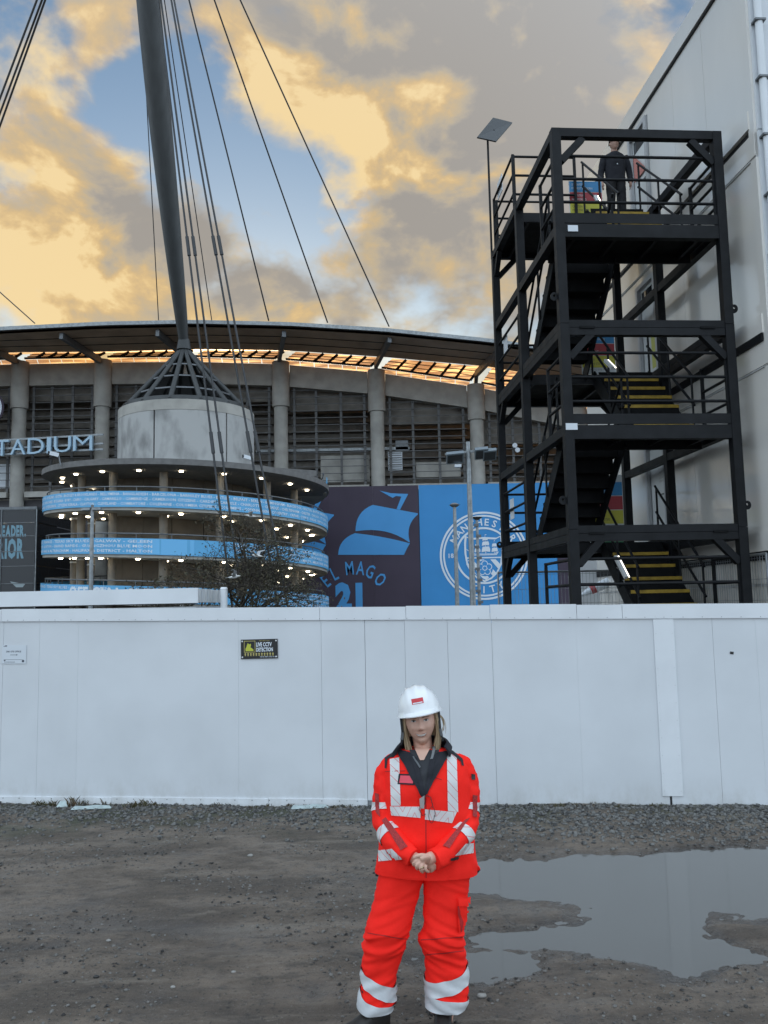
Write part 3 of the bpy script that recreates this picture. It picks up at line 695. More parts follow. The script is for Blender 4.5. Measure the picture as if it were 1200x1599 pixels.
    # guard rails
    def guard(name, a, b, z, ends=True):
        o = thing(name, None, None); o.parent = r
        for hh in (.36, .72, 1.08): rail_bar(T(*a, z + hh), T(*b, z + hh), o, .023)
        n = 1
        for f in (0.0, 1.0):
            if ends or f == 1.0:
                p = T(a[0] + (b[0] - a[0]) * f, a[1] + (b[1] - a[1]) * f, z); mb = MB(); mb.beam(p, p + ZV * 1.10, .045, .045, TA); mb.build('baluster', STEEL, o)
        return o
    for k in (1, 3):
        z = LV[k]; o = guard('front_guard', (P, P / 2), (TW - P, P / 2), z, False)
        guard('side_guard', (.07, P), (.07, FRONT), z); guard('side_guard', (TW - .07, P), (TW - .07, FRONT), z)
        mb = MB(); mb.beam(T(P, P / 2 - .05, z + .09), T(TW - P, P / 2 - .05, z + .09), .012, .15); mb.build('toe_board', STEEL, r)
    for k in (0, 2, 4):
        z = LV[k]; guard('rear_guard', (P, TD - .07), (TW - P - .1, TD - .07), z); guard('side_guard', (.07, REAR), (.07, TD - P), z)
        mb = MB(); mb.beam(T(P, TD - .03, z + .09), T(TW - P, TD - .03, z + .09), .012, .15); mb.build('toe_board', STEEL, r)
        guard('well_guard', (.09, REAR + .03), (UL[1] - .02, REAR + .03), z) if k == 4 else None
    z = 1.65
    o = guard('front_guard', (P, P / 2), (TW - P, P / 2), z, False)
    guard('side_guard', (TW - .07, P), (TW - .07, FRONT), z); guard('side_guard', (.07, P), (.07, 1.6), z)
    # bottom landing the ground flight starts from
    mb = MB(); mb.box(T(TW / 2, .55, 1.62), (TW - .3, .9, .04), AX); mb.build('landing', STEELB, r)
    # access plates to the cabin doors
    for k in (0, 2, 4):
        mb = MB(); mb.box(T(TW + .1, TD - .75, LV[k] - .01), (.3, 1.1, .03), AX); mb.build('bridge_plate', STEELB, r)
    return r
tower = build_tower()
AXT = (TA, TB, ZV)
def tplane(px, py, t):
    """point on the tower's cross plane at depth t"""
    d = ray(px, py); k = (T0 + TB * t - EYE).dot(TB) / d.dot(TB); return EYE + d * k
def uplane(px, py, u):
    d = ray(px, py); k = (T0 + TA * u - EYE).dot(TA) / d.dot(TA); return EYE + d * k
def build_tower_signs():
    SBL = material('board_blue', (.03, .20, .42), .5); SRD = material('board_red', (.33, .03, .04), .5); SYL = material('board_yellow', (.46, .44, .04), .5); SGN = material('board_green', (.02, .17, .08), .5); SWT = material('board_white', (.5, .53, .54), .5)
    labs = ['blue, red and yellow safety board on the topmost rear railing of the stair tower', 'blue, red, yellow and white safety board behind the middle flight of the stair tower', 'tall safety board with green foot behind the lowest flight of the stair tower']
    TXT = [['SITE SAFETY', 'PPE MUST BE WORN'], ['NO ENTRY', 'NO SMOKING'], ['CAUTION', 'MIND THE STEPS'], ['FIRST AID', 'FIRE POINT'], ['REPORT TO SITE OFFICE', '']]
    for i, (k, strips) in enumerate(((4, (SBL, SRD, SYL)), (2, (SWT, SBL, SRD, SYL, SWT)), (0, (SWT, SBL, SRD, SYL, SWT, SGN)))):
        x0, x1, y0, y1 = ((886, 940, 291, 341), (905, 959, 518, 596), (922, 972, 757, 862))[i]
        t = REAR + .09
        a = tplane(x0, y1, t); b = tplane(x1, y0, t); w = .62
        cx = b + TA * (-w / 2); zb = [LV[4] + .03, LV[2] + .03, LV[0] - .05][i]; zt = [LV[4] + .66, LV[2] + .93, LV[0] + 1.20][i]
        o = thing('safety_board', labs[i], 'sign', (cx.x, cx.y, zb))
        C = Vector((cx.x, cx.y, 0))
        mb = MB(); mb.box(C + ZV * (zb + zt) / 2 + TB * .006, (w, .012, zt - zb), AXT); mb.build('backing', SWT, o)
        n = len(strips); hts = [.5 if s is SWT else 1.0 for s in strips]; tot = sum(hts); z = zt
        for j, s in enumerate(strips):
            h = (zt - zb) * hts[j] / tot
            mb = MB(); mb.box(C + ZV * (z - h / 2) - TB * .003, (w - .02, .004, h - .012), AXT); st = mb.build('band', s, o)
            ink = material('board_ink', (.6, .62, .64) if s not in (SYL, SWT) else (.05, .05, .04), .5)
            mi = {SBL: 0, SRD: 1, SYL: 2, SGN: 3, SWT: 4}[s]
            mb = MB()
            for q, tx in enumerate(TXT[mi]):
                if tx: put_text(mb, tx, lambda x, y: C + TA * (-w * .42 + x) + ZV * (z - h * (.42 + .34 * q) + y) - TB * .0065, .030, .042 if h > .2 else .03)
            mb.build('lettering', ink, st)
            z -= h
    # small white plates on the front corner and on the left guards
    for (px, py, w, h, lab) in ((895, 356.5, .15, .095, 'small white plate on the upper front landing beam of the tower'), (893, 666, .17, .095, 'small white plate on the lower front landing beam of the tower')):
        p = tplane(px, py, -.004); mb = MB(); mb.box(p, (w, .008, h), AXT); o = mb.build('name_plate', PAPER); tag(o, lab, 'plate')
    for (px, py, w, h, lab) in ((781, 292, .42, .34, 'pale panel fixed inside the topmost left guard rail of the tower'), (790, 540, .30, .36, 'white panel on the left guard rail at the middle rear landing'), (800, 795, .30, .38, 'white panel on the left guard rail at the lowest rear landing')):
        p = uplane(px, py, .10); mb = MB(); mb.box(p, (.012, w, h), AXT); o = mb.build('guard_panel', PAPER); tag(o, lab, 'panel')
    # lit batten lamps clipped to the flights
    gl = emitter('batten_glow', (1.0, .93, .80), 1.3)
    for (x0, y0, x1, y1, t, lab) in ((966, 868, 983, 901, 1.2, 'lit strip lamp clipped under the handrail of the lowest flight'), (950, 562, 962, 574, 1.6, 'lit strip lamp clipped to the handrail of the middle flight'), (934, 306, 938, 314, 2.0, 'small lit lamp bracketed to the handrail near the person upstairs')):
        a = tplane(x0, y0, t); b = tplane(x1, y1, t - .3); o = thing('strip_lamp', lab, 'lamp', a)
        mb = MB(); mb.tube([a, b], .010, 8); mb.build('tube', gl, o, smooth=60)
        dn = TA * -.05 - ZV * .01
        mb = MB(); mb.beam(a + dn, b + dn, .05, .05); mb.build('housing', TRIM, o)
    # flat antenna on a pole
    p = tplane(773, 205, TD - .0)
    b = T(.02, TD + .02, LV[4] - .1); top = Vector((b.x, b.y, p.z))
    o = thing('flat_antenna', 'flat square grey antenna panel tilted on a thin pole at the tower top', 'antenna', b)
    mb = MB(); mb.tube([b, top], .022, 10); mb.build('pole', STEEL, o, smooth=60)
    corners = [tplane(745, 216, TD - .12), tplane(770, 185.5, TD + .12), tplane(800, 193, TD + .15), tplane(774.5, 222.5, TD - .16)]
    nrm = (corners[1] - corners[0]).cross(corners[3] - corners[0]).normalized()
    if nrm.z < 0: nrm = -nrm
    mb = MB(); mb.prism(corners, nrm * .03); mb.build('panel', material('antenna_grey', (.05, .054, .058), .5), o)
    cc = sum(corners, Vector()) / 4
    mb = MB(); mb.tube([top - ZV * .05, cc], .03, 8); mb.build('bracket', STEEL, o, smooth=60)
build_tower_signs()

# ================================================================== WHITE MODULAR BUILDING
def build_building():
    g = TW + .25
    def Q(t, z, out=0.0): return T0 + TA * (g - out) + TB * t + ZV * z
    t0, t1 = -.50, 7.75
    r = thing('modular_building', 'three storey white modular cabin block with doors beside the stair tower', 'building', Q(t0, 0))
    AX = (TB, TA, ZV)
    def slab(name, a, b, z0, z1, out, th, mat, par=r):
        mb = MB(); c = Q((a + b) / 2, (z0 + z1) / 2, out - th / 2); mb.box(c, (b - a, th, z1 - z0), AX); return mb.build(name, mat, par)
    # core
    mb = MB(); mb.box(Q((t0 + t1) / 2, 5.9, -6.2), (t1 - t0 - .1, 12, 11.7), AX); mb.build('core', TRIM, r)
    storeys = [(3.08, 5.46), (6.18, 8.50), (9.24, 11.58), (.25, 2.39)]
    doors = {0: (3.33, 4.2, 3.15, 5.05), 1: (3.36, 4.2, 6.15, 8.25), 2: (3.36, 4.2, 9.15, 11.37)}
    edges = [t0 + .16, .95, 2.15, 3.28, 4.30, 5.45, 6.6, t1 - .02]
    for i, (z0, z1) in enumerate(storeys):
        for a, b in zip(edges[:-1], edges[1:]):
            if i in doors and abs(a - 3.28) < .01:
                d = doors[i]; slab('wall_panel', a + .004, b - .004, d[3] + .06, z1, 0, .08, CABIN); continue
            slab('wall_panel', a + .004, b - .004, z0, z1, .0012 * ((i + len(edges)) % 3), .08, CABIN)
        if i in doors:
            a, b, z0d, z1d = doors[i]
            d = slab('door', a + .05, b - .05, z0 + .02, z1d - .04, -.03, .05, material('door_white', (.62, .64, .64), .3)); 
            fr = MB()
            for (aa, bb, za, zb) in ((a - .05, a + .045, z0, z1d + .05), (b - .045, b + .05, z0, z1d + .05), (a + .047, b - .047, z1d - .035, z1d + .05)):
                fr.box(Q((aa + bb) / 2, (za + zb) / 2, .012), (bb - aa, .07, zb - za), AX)
            fr.build('door_frame', material('door_frame_grey', (.42, .43, .44), .35), d)
            mb = MB(); mb.box(Q(a + .14, z0 + 1.0, .02), (.13, .04, .02), AX); mb.build('handle', GREYM, d)
            if i == 2:
                mb = MB(); pts = [Q(a + .12, z0 + 1.2, -.003), Q(b - .12, z0 + 1.2, -.003), Q(b - .12, z0 + 1.78, -.003)]
                mb.prism(pts, TA * -.002); mb.build('sticker', material('red_sticker', (.5, .18, .15), .5), d)
                slab('fanlight', a + .08, b - .1, z1d - .35, z1d - .10, -.027, .01, GLASS, d)
            if i == 1:
                slab('notice', a + .14, a + .40, z0 + .35, z0 + 1.05, -.027, .005, material('yellow_notice', (.5, .5, .12), .5), d)
                slab('fanlight', a + .08, b - .1, z1d - .35, z1d - .10, -.027, .01, GLASS, d)
            if i == 0:
                for q in range(5): slab('louver', a + .12, a + .42, z0 + 1.25 + q * .06, z0 + 1.285 + q * .06, -.022, .02, TRIM, d)
    # floor bands: white drip strip, dark slot, top rim of the module below
    for zt in (9.24, 6.18, 3.08):
        slab('drip_strip', t0 + .13, t1, zt - .28, zt - .004, .035, .10, CABIN)
        slab('slot', t0 + .12, t1, zt - .40, zt - .284, -.02, .03, GAP)
        slab('rim', t0, t1, zt - .75, zt - .404, .03, .10, CABIN)
        slab('shadow_bead', t0, t1, zt - .775, zt - .752, .02, .05, TRIM)
        if zt < 7: slab('channel', t0 + .12, t1, zt - .41, zt - .29, .06, .03, STEEL)
    slab('parapet', t0, 3.0, 11.62, 11.98, .05, .12, CABIN); slab('parapet', 3.004, t1, 11.62, 11.98, .05, .12, CABIN)
    slab('parapet_bead', t0, t1, 11.582, 11.615, .03, .06, GAP)
    slab('corner_post', t0, t0 + .155, .1, 11.575, .02, .12, CABIN)
    # front face with corner pipe
    FX = (TA, TB, ZV)
    for (z0, z1) in ((.2, 2.6), (2.62, 5.75), (5.77, 8.85), (8.87, 11.98)):
        mb = MB(); mb.box(T0 + TA * (g + 4.0) + TB * (t0 - .02) + ZV * (z0 + z1) / 2, (7.96, .06, z1 - z0), FX); mb.build('front_panel', WHITE, r)
    mb = MB(); pb = T0 + TA * (g + .10) + TB * (t0 - .12); mb.tube([pb + ZV * .1, pb + ZV * 12.0], .055, 14); pipe = mb.build('downpipe', WHITE2, r, smooth=50)
    for k in range(13):
        mb = MB(); mb.box(pb + ZV * (.8 + k * .88), (.16, .13, .03), FX); mb.build('pipe_bracket', GREYM, pipe)
    for k in range(5):
        mb = MB(); c = T0 + TA * (g + .34) + TB * (t0 - .07) + ZV * (5.5 + k * .9 + (k % 2) * .3); mb.box(c, (.06, .06, .10), FX); mb.build('hinge', GREYM, r)
build_building()
def build_mesh_fence():
    a = uplane(905, 915, TW + .1); 
    r = thing('mesh_fence', 'galvanised mesh site fence panel standing between stair tower and cabins', 'fence', T(TW + .12, .4, 0))
    mb = MB(); A = T(.1, TD + .9, 0); B = T(TW + .15, TD + .9, 0)
    for seg, (A, B) in enumerate(((T(.1, TD + .9, 0), T(TW + .1, TD + .9, 0)), (T(TW + .14, -.2, 0), T(TW + .14, 3.2, 0)))):
        d = (B - A); l = d.length; d.normalize()
        fr = MB(); fr.tube([A + ZV * .1, A + ZV * 2.75], .02, 6); fr.tube([B + ZV * .1, B + ZV * 2.75], .02, 6); fr.tube([A + ZV * 2.75, B + ZV * 2.75], .02, 6); fr.tube([A + ZV * .12, B + ZV * .12], .02, 6)
        fr.build('frame', GALV, r, smooth=60)
        m = MB()
        for k in range(int(l / .075)): m.tube([A + d * (k * .075 + .04) + ZV * .12, A + d * (k * .075 + .04) + ZV * 2.74], .0035, 4, False)
        for k in range(9): m.tube([A + ZV * (.3 + k * .3), B + ZV * (.3 + k * .3)], .0035, 4, False)
        m.build('wire_mesh', GALV, r, kind='stuff')
    # white screen wall beyond and a small barrier arm
    p0 = at(909, 905, 19.5); p1 = at(990, 905, 19.5)
    mb = MB(); mb.box(((p0.x + p1.x) / 2 + .6, 19.6, 1.55), (p1.x - p0.x + 1.2, .1, 3.1)); o = mb.build('screen_wall', WHITE); tag(o, 'pale screen wall glimpsed under the stair tower behind the mesh fence', 'wall')
    q = at(908, 929, 18.9); q2 = at(944, 912, 18.9)
    r = thing('barrier_arm', 'white barrier arm with a red band low behind the stair tower', 'barrier', q)
    e = q2 - q
    mb = MB(); mb.tube([q, q + e * .4], [.03, .09], 10); mb.build('tip', PRINTW, r, smooth=60)
    mb = MB(); mb.tube([q + e * .402, q + e * .60], [.09, .10], 10); mb.build('red_band', material('red_reflector', (.4, .07, .08), .4), r, smooth=60)
    mb = MB(); mb.tube([q + e * .602, q + e * 1.6], [.10, .11], 10); mb.build('arm', PRINTW, r, smooth=60)
    mb = MB(); mb.tube([(q2.x + .3, 18.9, 0), (q2.x + .3, 18.9, q2.z + .2)], .07, 10); mb.build('post', BLACK, r, smooth=60)
build_mesh_fence()

# ================================================================== STADIUM
FY = 75.0
def fz(px, py, Y=FY): return at(px, py, Y)
COLX = [-49.5, -41.0, -32.7, -25.2, -17.3, -9.1, -.45, 8.5, 17.6, 27.0]
def ring_top(x):
    return float(np.interp(x, [-50, -33, -25, -17, -9.1, -.4, 8.6, 17.5, 27], [24.4, 24.5, 24.5, 24.4, 24.0, 23.05, 21.5, 19.5, 17.2]))
def eave(x): return float(np.interp(x, [-50, -31, -22.6, -15.3, -7.5, .3, 9.1, 18, 27], [24.6, 25.2, 25.45, 25.45, 25.1, 24.45, 23.35, 21.8, 19.8]))
LEDGE = 12.75
PANE = None
def glow_pane():
    m = bpy.data.materials.new('translucent_pane'); m.use_nodes = True; nt = m.node_tree; N, L = nt.nodes, nt.links; N.clear()
    tr = N.new('ShaderNodeBsdfTranslucent'); tp = N.new('ShaderNodeBsdfTransparent'); gl = N.new('ShaderNodeBsdfGlossy'); mx = N.new('ShaderNodeMixShader'); o = N.new('ShaderNodeOutputMaterial')
    tc = N.new('ShaderNodeTexCoord'); mp = N.new('ShaderNodeMapping'); mp.inputs['Scale'].default_value = (.18, 4.2, 4.2)
    L.new(tc.outputs['Object'], mp.inputs[0]); n = N.new('ShaderNodeTexNoise'); n.inputs['Scale'].default_value = 1.0; n.inputs['Detail'].default_value = 3; L.new(mp.outputs[0], n.inputs['Vector'])
    r = N.new('ShaderNodeValToRGB'); r.color_ramp.elements[0].position = .46; r.color_ramp.elements[0].color = (.22, .125, .065, 1); r.color_ramp.elements[1].position = .66; r.color_ramp.elements[1].color = (.95, .76, .50, 1)
    L.new(n.outputs['Fac'], r.inputs[0]); L.new(r.outputs[0], tr.inputs[0]); tp.inputs[0].default_value = (.8, .65, .5, 1)
    mx.inputs[0].default_value = .25; L.new(tr.outputs[0], mx.inputs[1]); L.new(tp.outputs[0], mx.inputs[2]); L.new(mx.outputs[0], o.inputs[0]); return m
PANE = glow_pane()
def build_stadium():
    r = thing('stadium', 'large concrete stadium stand with a dark curved roof and louvred bays', 'stadium', (0, FY, 0))
    n = len(COLX)
    # columns with thicker collars
    for x in COLX:
        zt = ring_top(x) + .15; zc = zt - 4.0 * (zt - LEDGE) / 11.0
        mb = MB(); mb.tube([(x, FY, 0), (x, FY, zc)], .62, 24); c = mb.build('column', CONC, r, smooth=50)
        mb = MB(); mb.tube([(x, FY, zc + .01), (x, FY, zt)], .78, 24); mb.build('collar', CONC, c, smooth=50)
    for i in range(n - 1):
        xa, xb = COLX[i] + .80, COLX[i + 1] - .80; za, zb = ring_top(xa), ring_top(xb)
        d = 2.0
        mb = MB(); mb.prism([(xa, FY + .05, za - d), (xb, FY + .05, zb - d), (xb, FY + .05, zb), (xa, FY + .05, za)], (0, .9, 0)); mb.build('ring_beam', CONC, r)
        mb = MB(); mb.box(((xa + xb) / 2, FY + .2, LEDGE - .25), (xb - xa, 1.2, .5)); mb.build('ledge', CONC, r)
        # horizontal louvre rails and uprights
        zr = LEDGE + .55; k = 0
        while zr < max(za, zb) - d - .1:
            x0, x1 = xa + .05, xb - .05
            lim = lambda x: za + (zb - za) * (x - xa) / (xb - xa) - d
            if lim(x1) < zr and lim(x1) < lim(x0): x1 = xa + (xb - xa) * (za - d - zr) / (za - zb)
            if x1 - x0 > .4:
                mb = MB(); mb.beam((x0, FY + .38, zr), (x1, FY + .38, zr), .075, .065); mb.build('rail', RAIL, r)
            zr += .64; k += 1
        for f in (.05, .33, .65, .95):
            x = xa + (xb - xa) * f; zl = za + (zb - za) * f - d
            mb = MB(); mb.box((x, FY + .50, (LEDGE + zl) / 2), (.22, .12, zl - LEDGE)); mb.build('upright', RAIL, r)
        # seating rake seen from below: stepped slabs
        for q in range(15):
            y0 = FY + 1.6 + (14 - q) * .60; z0 = LEDGE - .3 + q * .78
            x0, x1 = xa - .8, xb + .8
            if z0 > min(za, zb) - 1.2: continue
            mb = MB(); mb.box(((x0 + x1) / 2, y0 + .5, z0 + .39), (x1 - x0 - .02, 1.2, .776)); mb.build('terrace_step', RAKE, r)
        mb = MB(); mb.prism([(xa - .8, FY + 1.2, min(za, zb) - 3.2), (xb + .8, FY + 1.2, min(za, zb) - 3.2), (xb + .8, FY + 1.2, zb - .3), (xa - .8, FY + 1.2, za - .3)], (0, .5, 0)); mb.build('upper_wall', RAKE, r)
        # plain wall below the ledge
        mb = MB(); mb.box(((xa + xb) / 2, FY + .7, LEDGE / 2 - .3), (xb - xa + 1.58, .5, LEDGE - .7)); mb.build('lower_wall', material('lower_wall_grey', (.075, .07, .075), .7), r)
    # back of the concourse
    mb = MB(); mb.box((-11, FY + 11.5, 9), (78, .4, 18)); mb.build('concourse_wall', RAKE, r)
    # plant behind the louvres in the bay with the vents
    for (px0, py0, px1, py1, mat, nm) in ((501, 712, 578, 752, CONC, 'service_door'), (606, 706, 629, 734, PAPER, 'vent_box'), (618, 688, 638, 703, GREYM, 'vent_hood'), (400, 704, 640, 700, GALV, 'pipe_run'), (650, 722, 720, 744, CONC, 'parapet_wall'), (0, 725, 18, 762, PAPER, 'lit_window')):
        a = at(px0, py0, FY + 1.0); b = at(px1, py1, FY + 1.0); mb = MB(); mb.box(((a.x + b.x) / 2, FY + 1.1, (a.z + b.z) / 2), (abs(b.x - a.x), .2, max(abs(b.z - a.z), .25))); o = mb.build(nm, mat, r)
        if nm == 'vent_box':
            for k in range(8):
                z = min(a.z, b.z) + (k + .5) * abs(b.z - a.z) / 8; m2 = MB(); m2.box(((a.x + b.x) / 2, FY + .98, z), (abs(b.x - a.x) * .9, .05, .07)); m2.build('slat', GREYM, o)
    for px, py in ((804, 696), (808, 703)):
        p = at(px, py, FY + .2); mb = MB(); mb.tube([p, p + Vector((0, -.2, 0))], .22, 12); mb.build('dish', PRINTW, r, smooth=50)
    # roof: dark brown soffit panels between ribs, eave trim, upper skin
    xs = [-50] + [(COLX[i] + COLX[i + 1]) / 2 for i in range(n - 1)] + [28]
    xs = sorted(xs + COLX)
    fine = np.linspace(-52, 29, 55)
    def ev(x): return eave(x)
    def rowz(x, f):    # 0 eave (Y 67) .. 1 (Y 72.4), soffit
        return ev(x) + (-.15 if f == 0 else 0) + f * (.10 - .012 * (x + 12) * (1 if x > -12 else .3))
    mb = MB(); vs = []; fs = []
    EY0, EY1, EY2 = 67.0, 72.6, 104.0
    m = len(fine)
    for x in fine: vs += [(x, EY0, ev(x)), (x, EY0, ev(x) - .42), (x, EY0 + .25, ev(x) - .44), (x, EY1, inner_z(x)), (x, EY2, inner_z(x) + 9.5), (x, EY2, inner_z(x) + 10.6), (x, EY0 + .4, ev(x) + .12)]
    for i in range(m - 1):
        for k in (2, 3, 4, 5): fs.append((i * 7 + k, i * 7 + k + 1, (i + 1) * 7 + k + 1, (i + 1) * 7 + k))
        fs.append((i * 7 + 6, i * 7 + 0, (i + 1) * 7 + 0, (i + 1) * 7 + 6))
    fs.append((0, 1, 2, 3, 4, 5, 6)[::-1]); fs.append(tuple((m - 1) * 7 + k for k in range(7)))
    mb.add(vs, fs); mb.build('roof', SOFFIT, r)
    mb = MB(); vs = []; fs = []
    for x in fine: vs += [(x, EY0 - .06, ev(x) + .06), (x, EY0 - .06, ev(x) - .24), (x, EY0 + .3, ev(x) - .24), (x, EY0 + .3, ev(x) + .06)]
    for i in range(m - 1):
        for k in range(4): fs.append((i * 4 + k, i * 4 + (k + 1) % 4, (i + 1) * 4 + (k + 1) % 4, (i + 1) * 4 + k))
    mb.add(vs, fs); mb.build('eave_trim', GALV, r)
    # ribs under the soffit at each column
    for x in COLX:
        x2 = x - .3
        mb = MB(); a = Vector((x + (1.2 if x > -12 else -1.0), EY0 + .6, ev(x) - .75)); b = Vector((x, EY1 + 1.4, inner_z(x) - .35)); c = Vector((x, FY, ring_top(x) + .1))
        mb.beam(a, b, .32, .55); mb.beam(b, c, .34, .4); mb.build('rib', GREYM, r)
    for zz in (.33, .66):
        mb = MB()
        for i in range(m - 1):
            x, x2 = fine[i], fine[i + 1]
            f = lambda q: Vector((q, EY0 + .25 + (EY1 - EY0 - .25) * zz, (ev(q) - .44) * (1 - zz) + inner_z(q) * zz - .02))
            mb.beam(f(x), f(x2), .06, .05)
        mb.build('soffit_joint', STEEL, r)
    # translucent strip: panes between slanting bars, over a low upright strip
    for i in range(n - 1):
        xa, xb = COLX[i] + .5, COLX[i + 1] - .5; k = 6
        for q in range(k):
            a = xa + (xb - xa) * q / k; b = xa + (xb - xa) * (q + 1) / k
            top = lambda x: Vector((x + .9, FY - .75, inner_z(x + .9) + .42)); bot = lambda x: Vector((x, FY - .35, ring_top(x) + .42)); low = lambda x: Vector((x, FY + .1, ring_top(x) + .03))
            mb = MB(); mb.add([bot(a + .06), bot(b - .06), top(b - .06), top(a + .06)], [(0, 1, 2, 3)]); pn = mb.build('pane', PANE, r)
            mb = MB(); mb.add([low(a + .04), low(b - .04), bot(b - .04) + Vector((0, .1, -.10)), bot(a + .04) + Vector((0, .1, -.10))], [(0, 1, 2, 3)]); mb.build('lower_pane', PANE, r)
            mb = MB(); mb.beam(bot(b), top(b), .14, .2); mb.build('glazing_bar', STEEL, r)
            for s in (.36, .68):
                mb = MB(); mb.beam(bot(a) * (1 - s) + top(a) * s, bot(b) * (1 - s) + top(b) * s, .05, .06); mb.build('glazing_rail', STEEL, pn)
        mb = MB(); mb.beam(bot(xa), bot(xb), .14, .16); mb.build('glazing_sill', STEEL, r)
def inner_z(x): return float(np.interp(x, [-50, -31, -25, -16, -8, .3, 9.4, 18, 27], [24.9, 24.85, 24.75, 24.8, 24.5, 23.75, 22.7, 21.0, 18.8]))
build_stadium()

# wall mural boards
def crest_parts(r, c, rad, y):
    """round club crest printed on the blue board; c centre, rad outer radius"""
    def pt(x, z, o=0.0): return Vector((c.x + x * rad, y - .03 - o, c.z + z * rad))
    def poly(name, pts, mat, o=0.0, par=r):
        mb = MB(); mb.add([pt(p[0], p[1], o) for p in pts], [tuple(range(len(pts)))]); return mb.build(name, mat, par)
    def annulus(name, r0, r1, mat, o=0.0):
        mb = MB(); n = 72
        vs = [pt(r1 * math.cos(k * 2 * math.pi / n), r1 * math.sin(k * 2 * math.pi / n), o) for k in range(n)] + [pt(r0 * math.cos(k * 2 * math.pi / n), r0 * math.sin(k * 2 * math.pi / n), o) for k in range(n)]
        mb.add(vs, [(k, (k + 1) % n, n + (k + 1) % n, n + k) for k in range(n)]); return mb.build(name, mat, r)
    annulus('crest_ring', .955, 1.0, PRINTW); annulus('crest_ring', .885, .925, PRINTW); annulus('crest_ring', .60, .645, PRINTW)
    # curved lettering
    def arc(txt, rr, a0, a1, sz, flip=False):
        ws = [text_geo(ch, 2, .02)[2] if ch != ' ' else .4 for ch in txt]
        for ch, f in zip(txt, [(k + .5) / len(txt) for k in range(len(txt))]):
            if ch == ' ': continue
            a = R(a0 + (a1 - a0) * f); w = text_geo(ch, 2, .02)[2] * sz
            er = (math.cos(a), math.sin(a)); et = (math.sin(a), -math.cos(a))
            if flip: er = (-er[0], -er[1]); et = (-et[0], -et[1])
            cx, cz = rr * math.cos(a), rr * math.sin(a)
            mb = MB(); put_text(mb, ch, lambda x, yy: pt(cx + et[0] * (x - w / 2) + er[0] * yy, cz + et[1] * (x - w / 2) + er[1] * yy, .004), sz, sz, .02); mb.build('letter', PRINTW, r)
    arc('MANCHESTER', .685, 157, 23, .155); arc('CITY', .845, 246, 305, .155, True)
    for tx, x in (('18', -.80), ('94', .68)):
        mb = MB(); put_text(mb, tx, lambda a, b: pt(x + a, -.04 + b, .004), .10, .10, .02); mb.build('numeral', PRINTW, r)
    # shield outline
    half = [(0, -.60), (.16, -.53), (.30, -.40), (.40, -.20), (.44, .05), (.44, .30), (.42, .46), (.30, .40), (0, .42)]
    out = half + [(-a, b) for a, b in half[::-1]][1:-1]
    inn = [(a * .90, b * .92 - .008) for a, b in out]
    mb = MB(); n = len(out); mb.add([pt(*p, .0048) for p in out] + [pt(*p, .0048) for p in inn], [(k, (k + 1) % n, n + (k + 1) % n, n + k) for k in range(n)]); mb.build('shield_border', PRINTW, r)
    poly('shield_bar', [(-.39, -.035), (.39, -.035), (.39, -.065), (-.39, -.065)], PRINTW, .003)
    for pts in ([(-.37, -.10), (-.25, -.10), (.10, -.50), (.03, -.55), (-.05, -.51)], [(-.12, -.09), (.0, -.09), (.27, -.40), (.19, -.47)], [(.14, -.09), (.26, -.09), (.375, -.215), (.325, -.32)], [(-.375, -.15), (-.34, -.25), (-.24, -.38), (-.16, -.45)]):
        poly('shield_stripe', pts, PRINTW, .003)
    # rose: five petals round a heart
    ro = (.01, -.285)
    poly('rose_field', [(ro[0] + .185 * math.cos(q * .3927), ro[1] + .185 * math.sin(q * .3927)) for q in range(16)], BLUE, .005)
    for k in range(5):
        a = R(90 + 72 * k); cx, cz = ro[0] + .098 * math.cos(a), ro[1] + .098 * math.sin(a)
        poly('petal', [(cx + .076 * math.cos(q * .6283), cz + .076 * math.sin(q * .6283)) for q in range(10)], PRINTW, .007 + .0004 * k)
        poly('petal_fill', [(cx + .058 * math.cos(q * .6283), cz + .058 * math.sin(q * .6283)) for q in range(10)], BLUE, .010 + .0004 * k)
    poly('rose_heart', [(ro[0] + .058 * math.cos(q * .785), ro[1] + .058 * math.sin(q * .785)) for q in range(8)], PRINTW, .014)
    poly('rose_eye', [(ro[0] + .042 * math.cos(q * .785), ro[1] + .042 * math.sin(q * .785)) for q in range(8)], BLUE, .016)
    # ship in full sail: hull line, bowsprit, three masts of bellied sails
    poly('hull', [(-.30, .065), (-.18, .045), (.22, .045), (.34, .085), (.29, .005), (-.24, .005)], PRINTW, .003)
    poly('hull_stripe', [(-.27, .036), (.30, .036), (.295, .026), (-.265, .026)], BLUE, .006)
    poly('bowsprit', [(-.30, .066), (-.40, .15), (-.39, .155), (-.27, .072)], PRINTW, .003)
    for (x, w, base, tiers) in ((-.21, .13, .075, ((1.0, .095), (.80, .075))), (-.05, .19, .075, ((1.0, .13), (.85, .10), (.62, .075))), (.175, .135, .075, ((1.0, .10), (.78, .08)))):
        z = base
        for (k, h) in tiers:
            ww = w * k; xx = x + (w - ww) * .35
            poly('ship_sail', [(xx, z), (xx + ww * .5, z + h * .16), (xx + ww, z + .006), (xx + ww * 1.04, z + h * .5), (xx + ww * .92, z + h), (xx + ww * .14, z + h * .94), (xx + ww * .05, z + h * .5)], PRINTW, .0064)
            z += h + .016
        poly('mast', [(x + w * .46, base - .03), (x + w * .53, base - .03), (x + w * .47, z + .03), (x + w * .44, z + .03)], PRINTW, .002)
        poly('flag', [(x + w * .45, z + .03), (x + w * .70, z + .042), (x + w * .45, z + .055)], PRINTW, .0082)
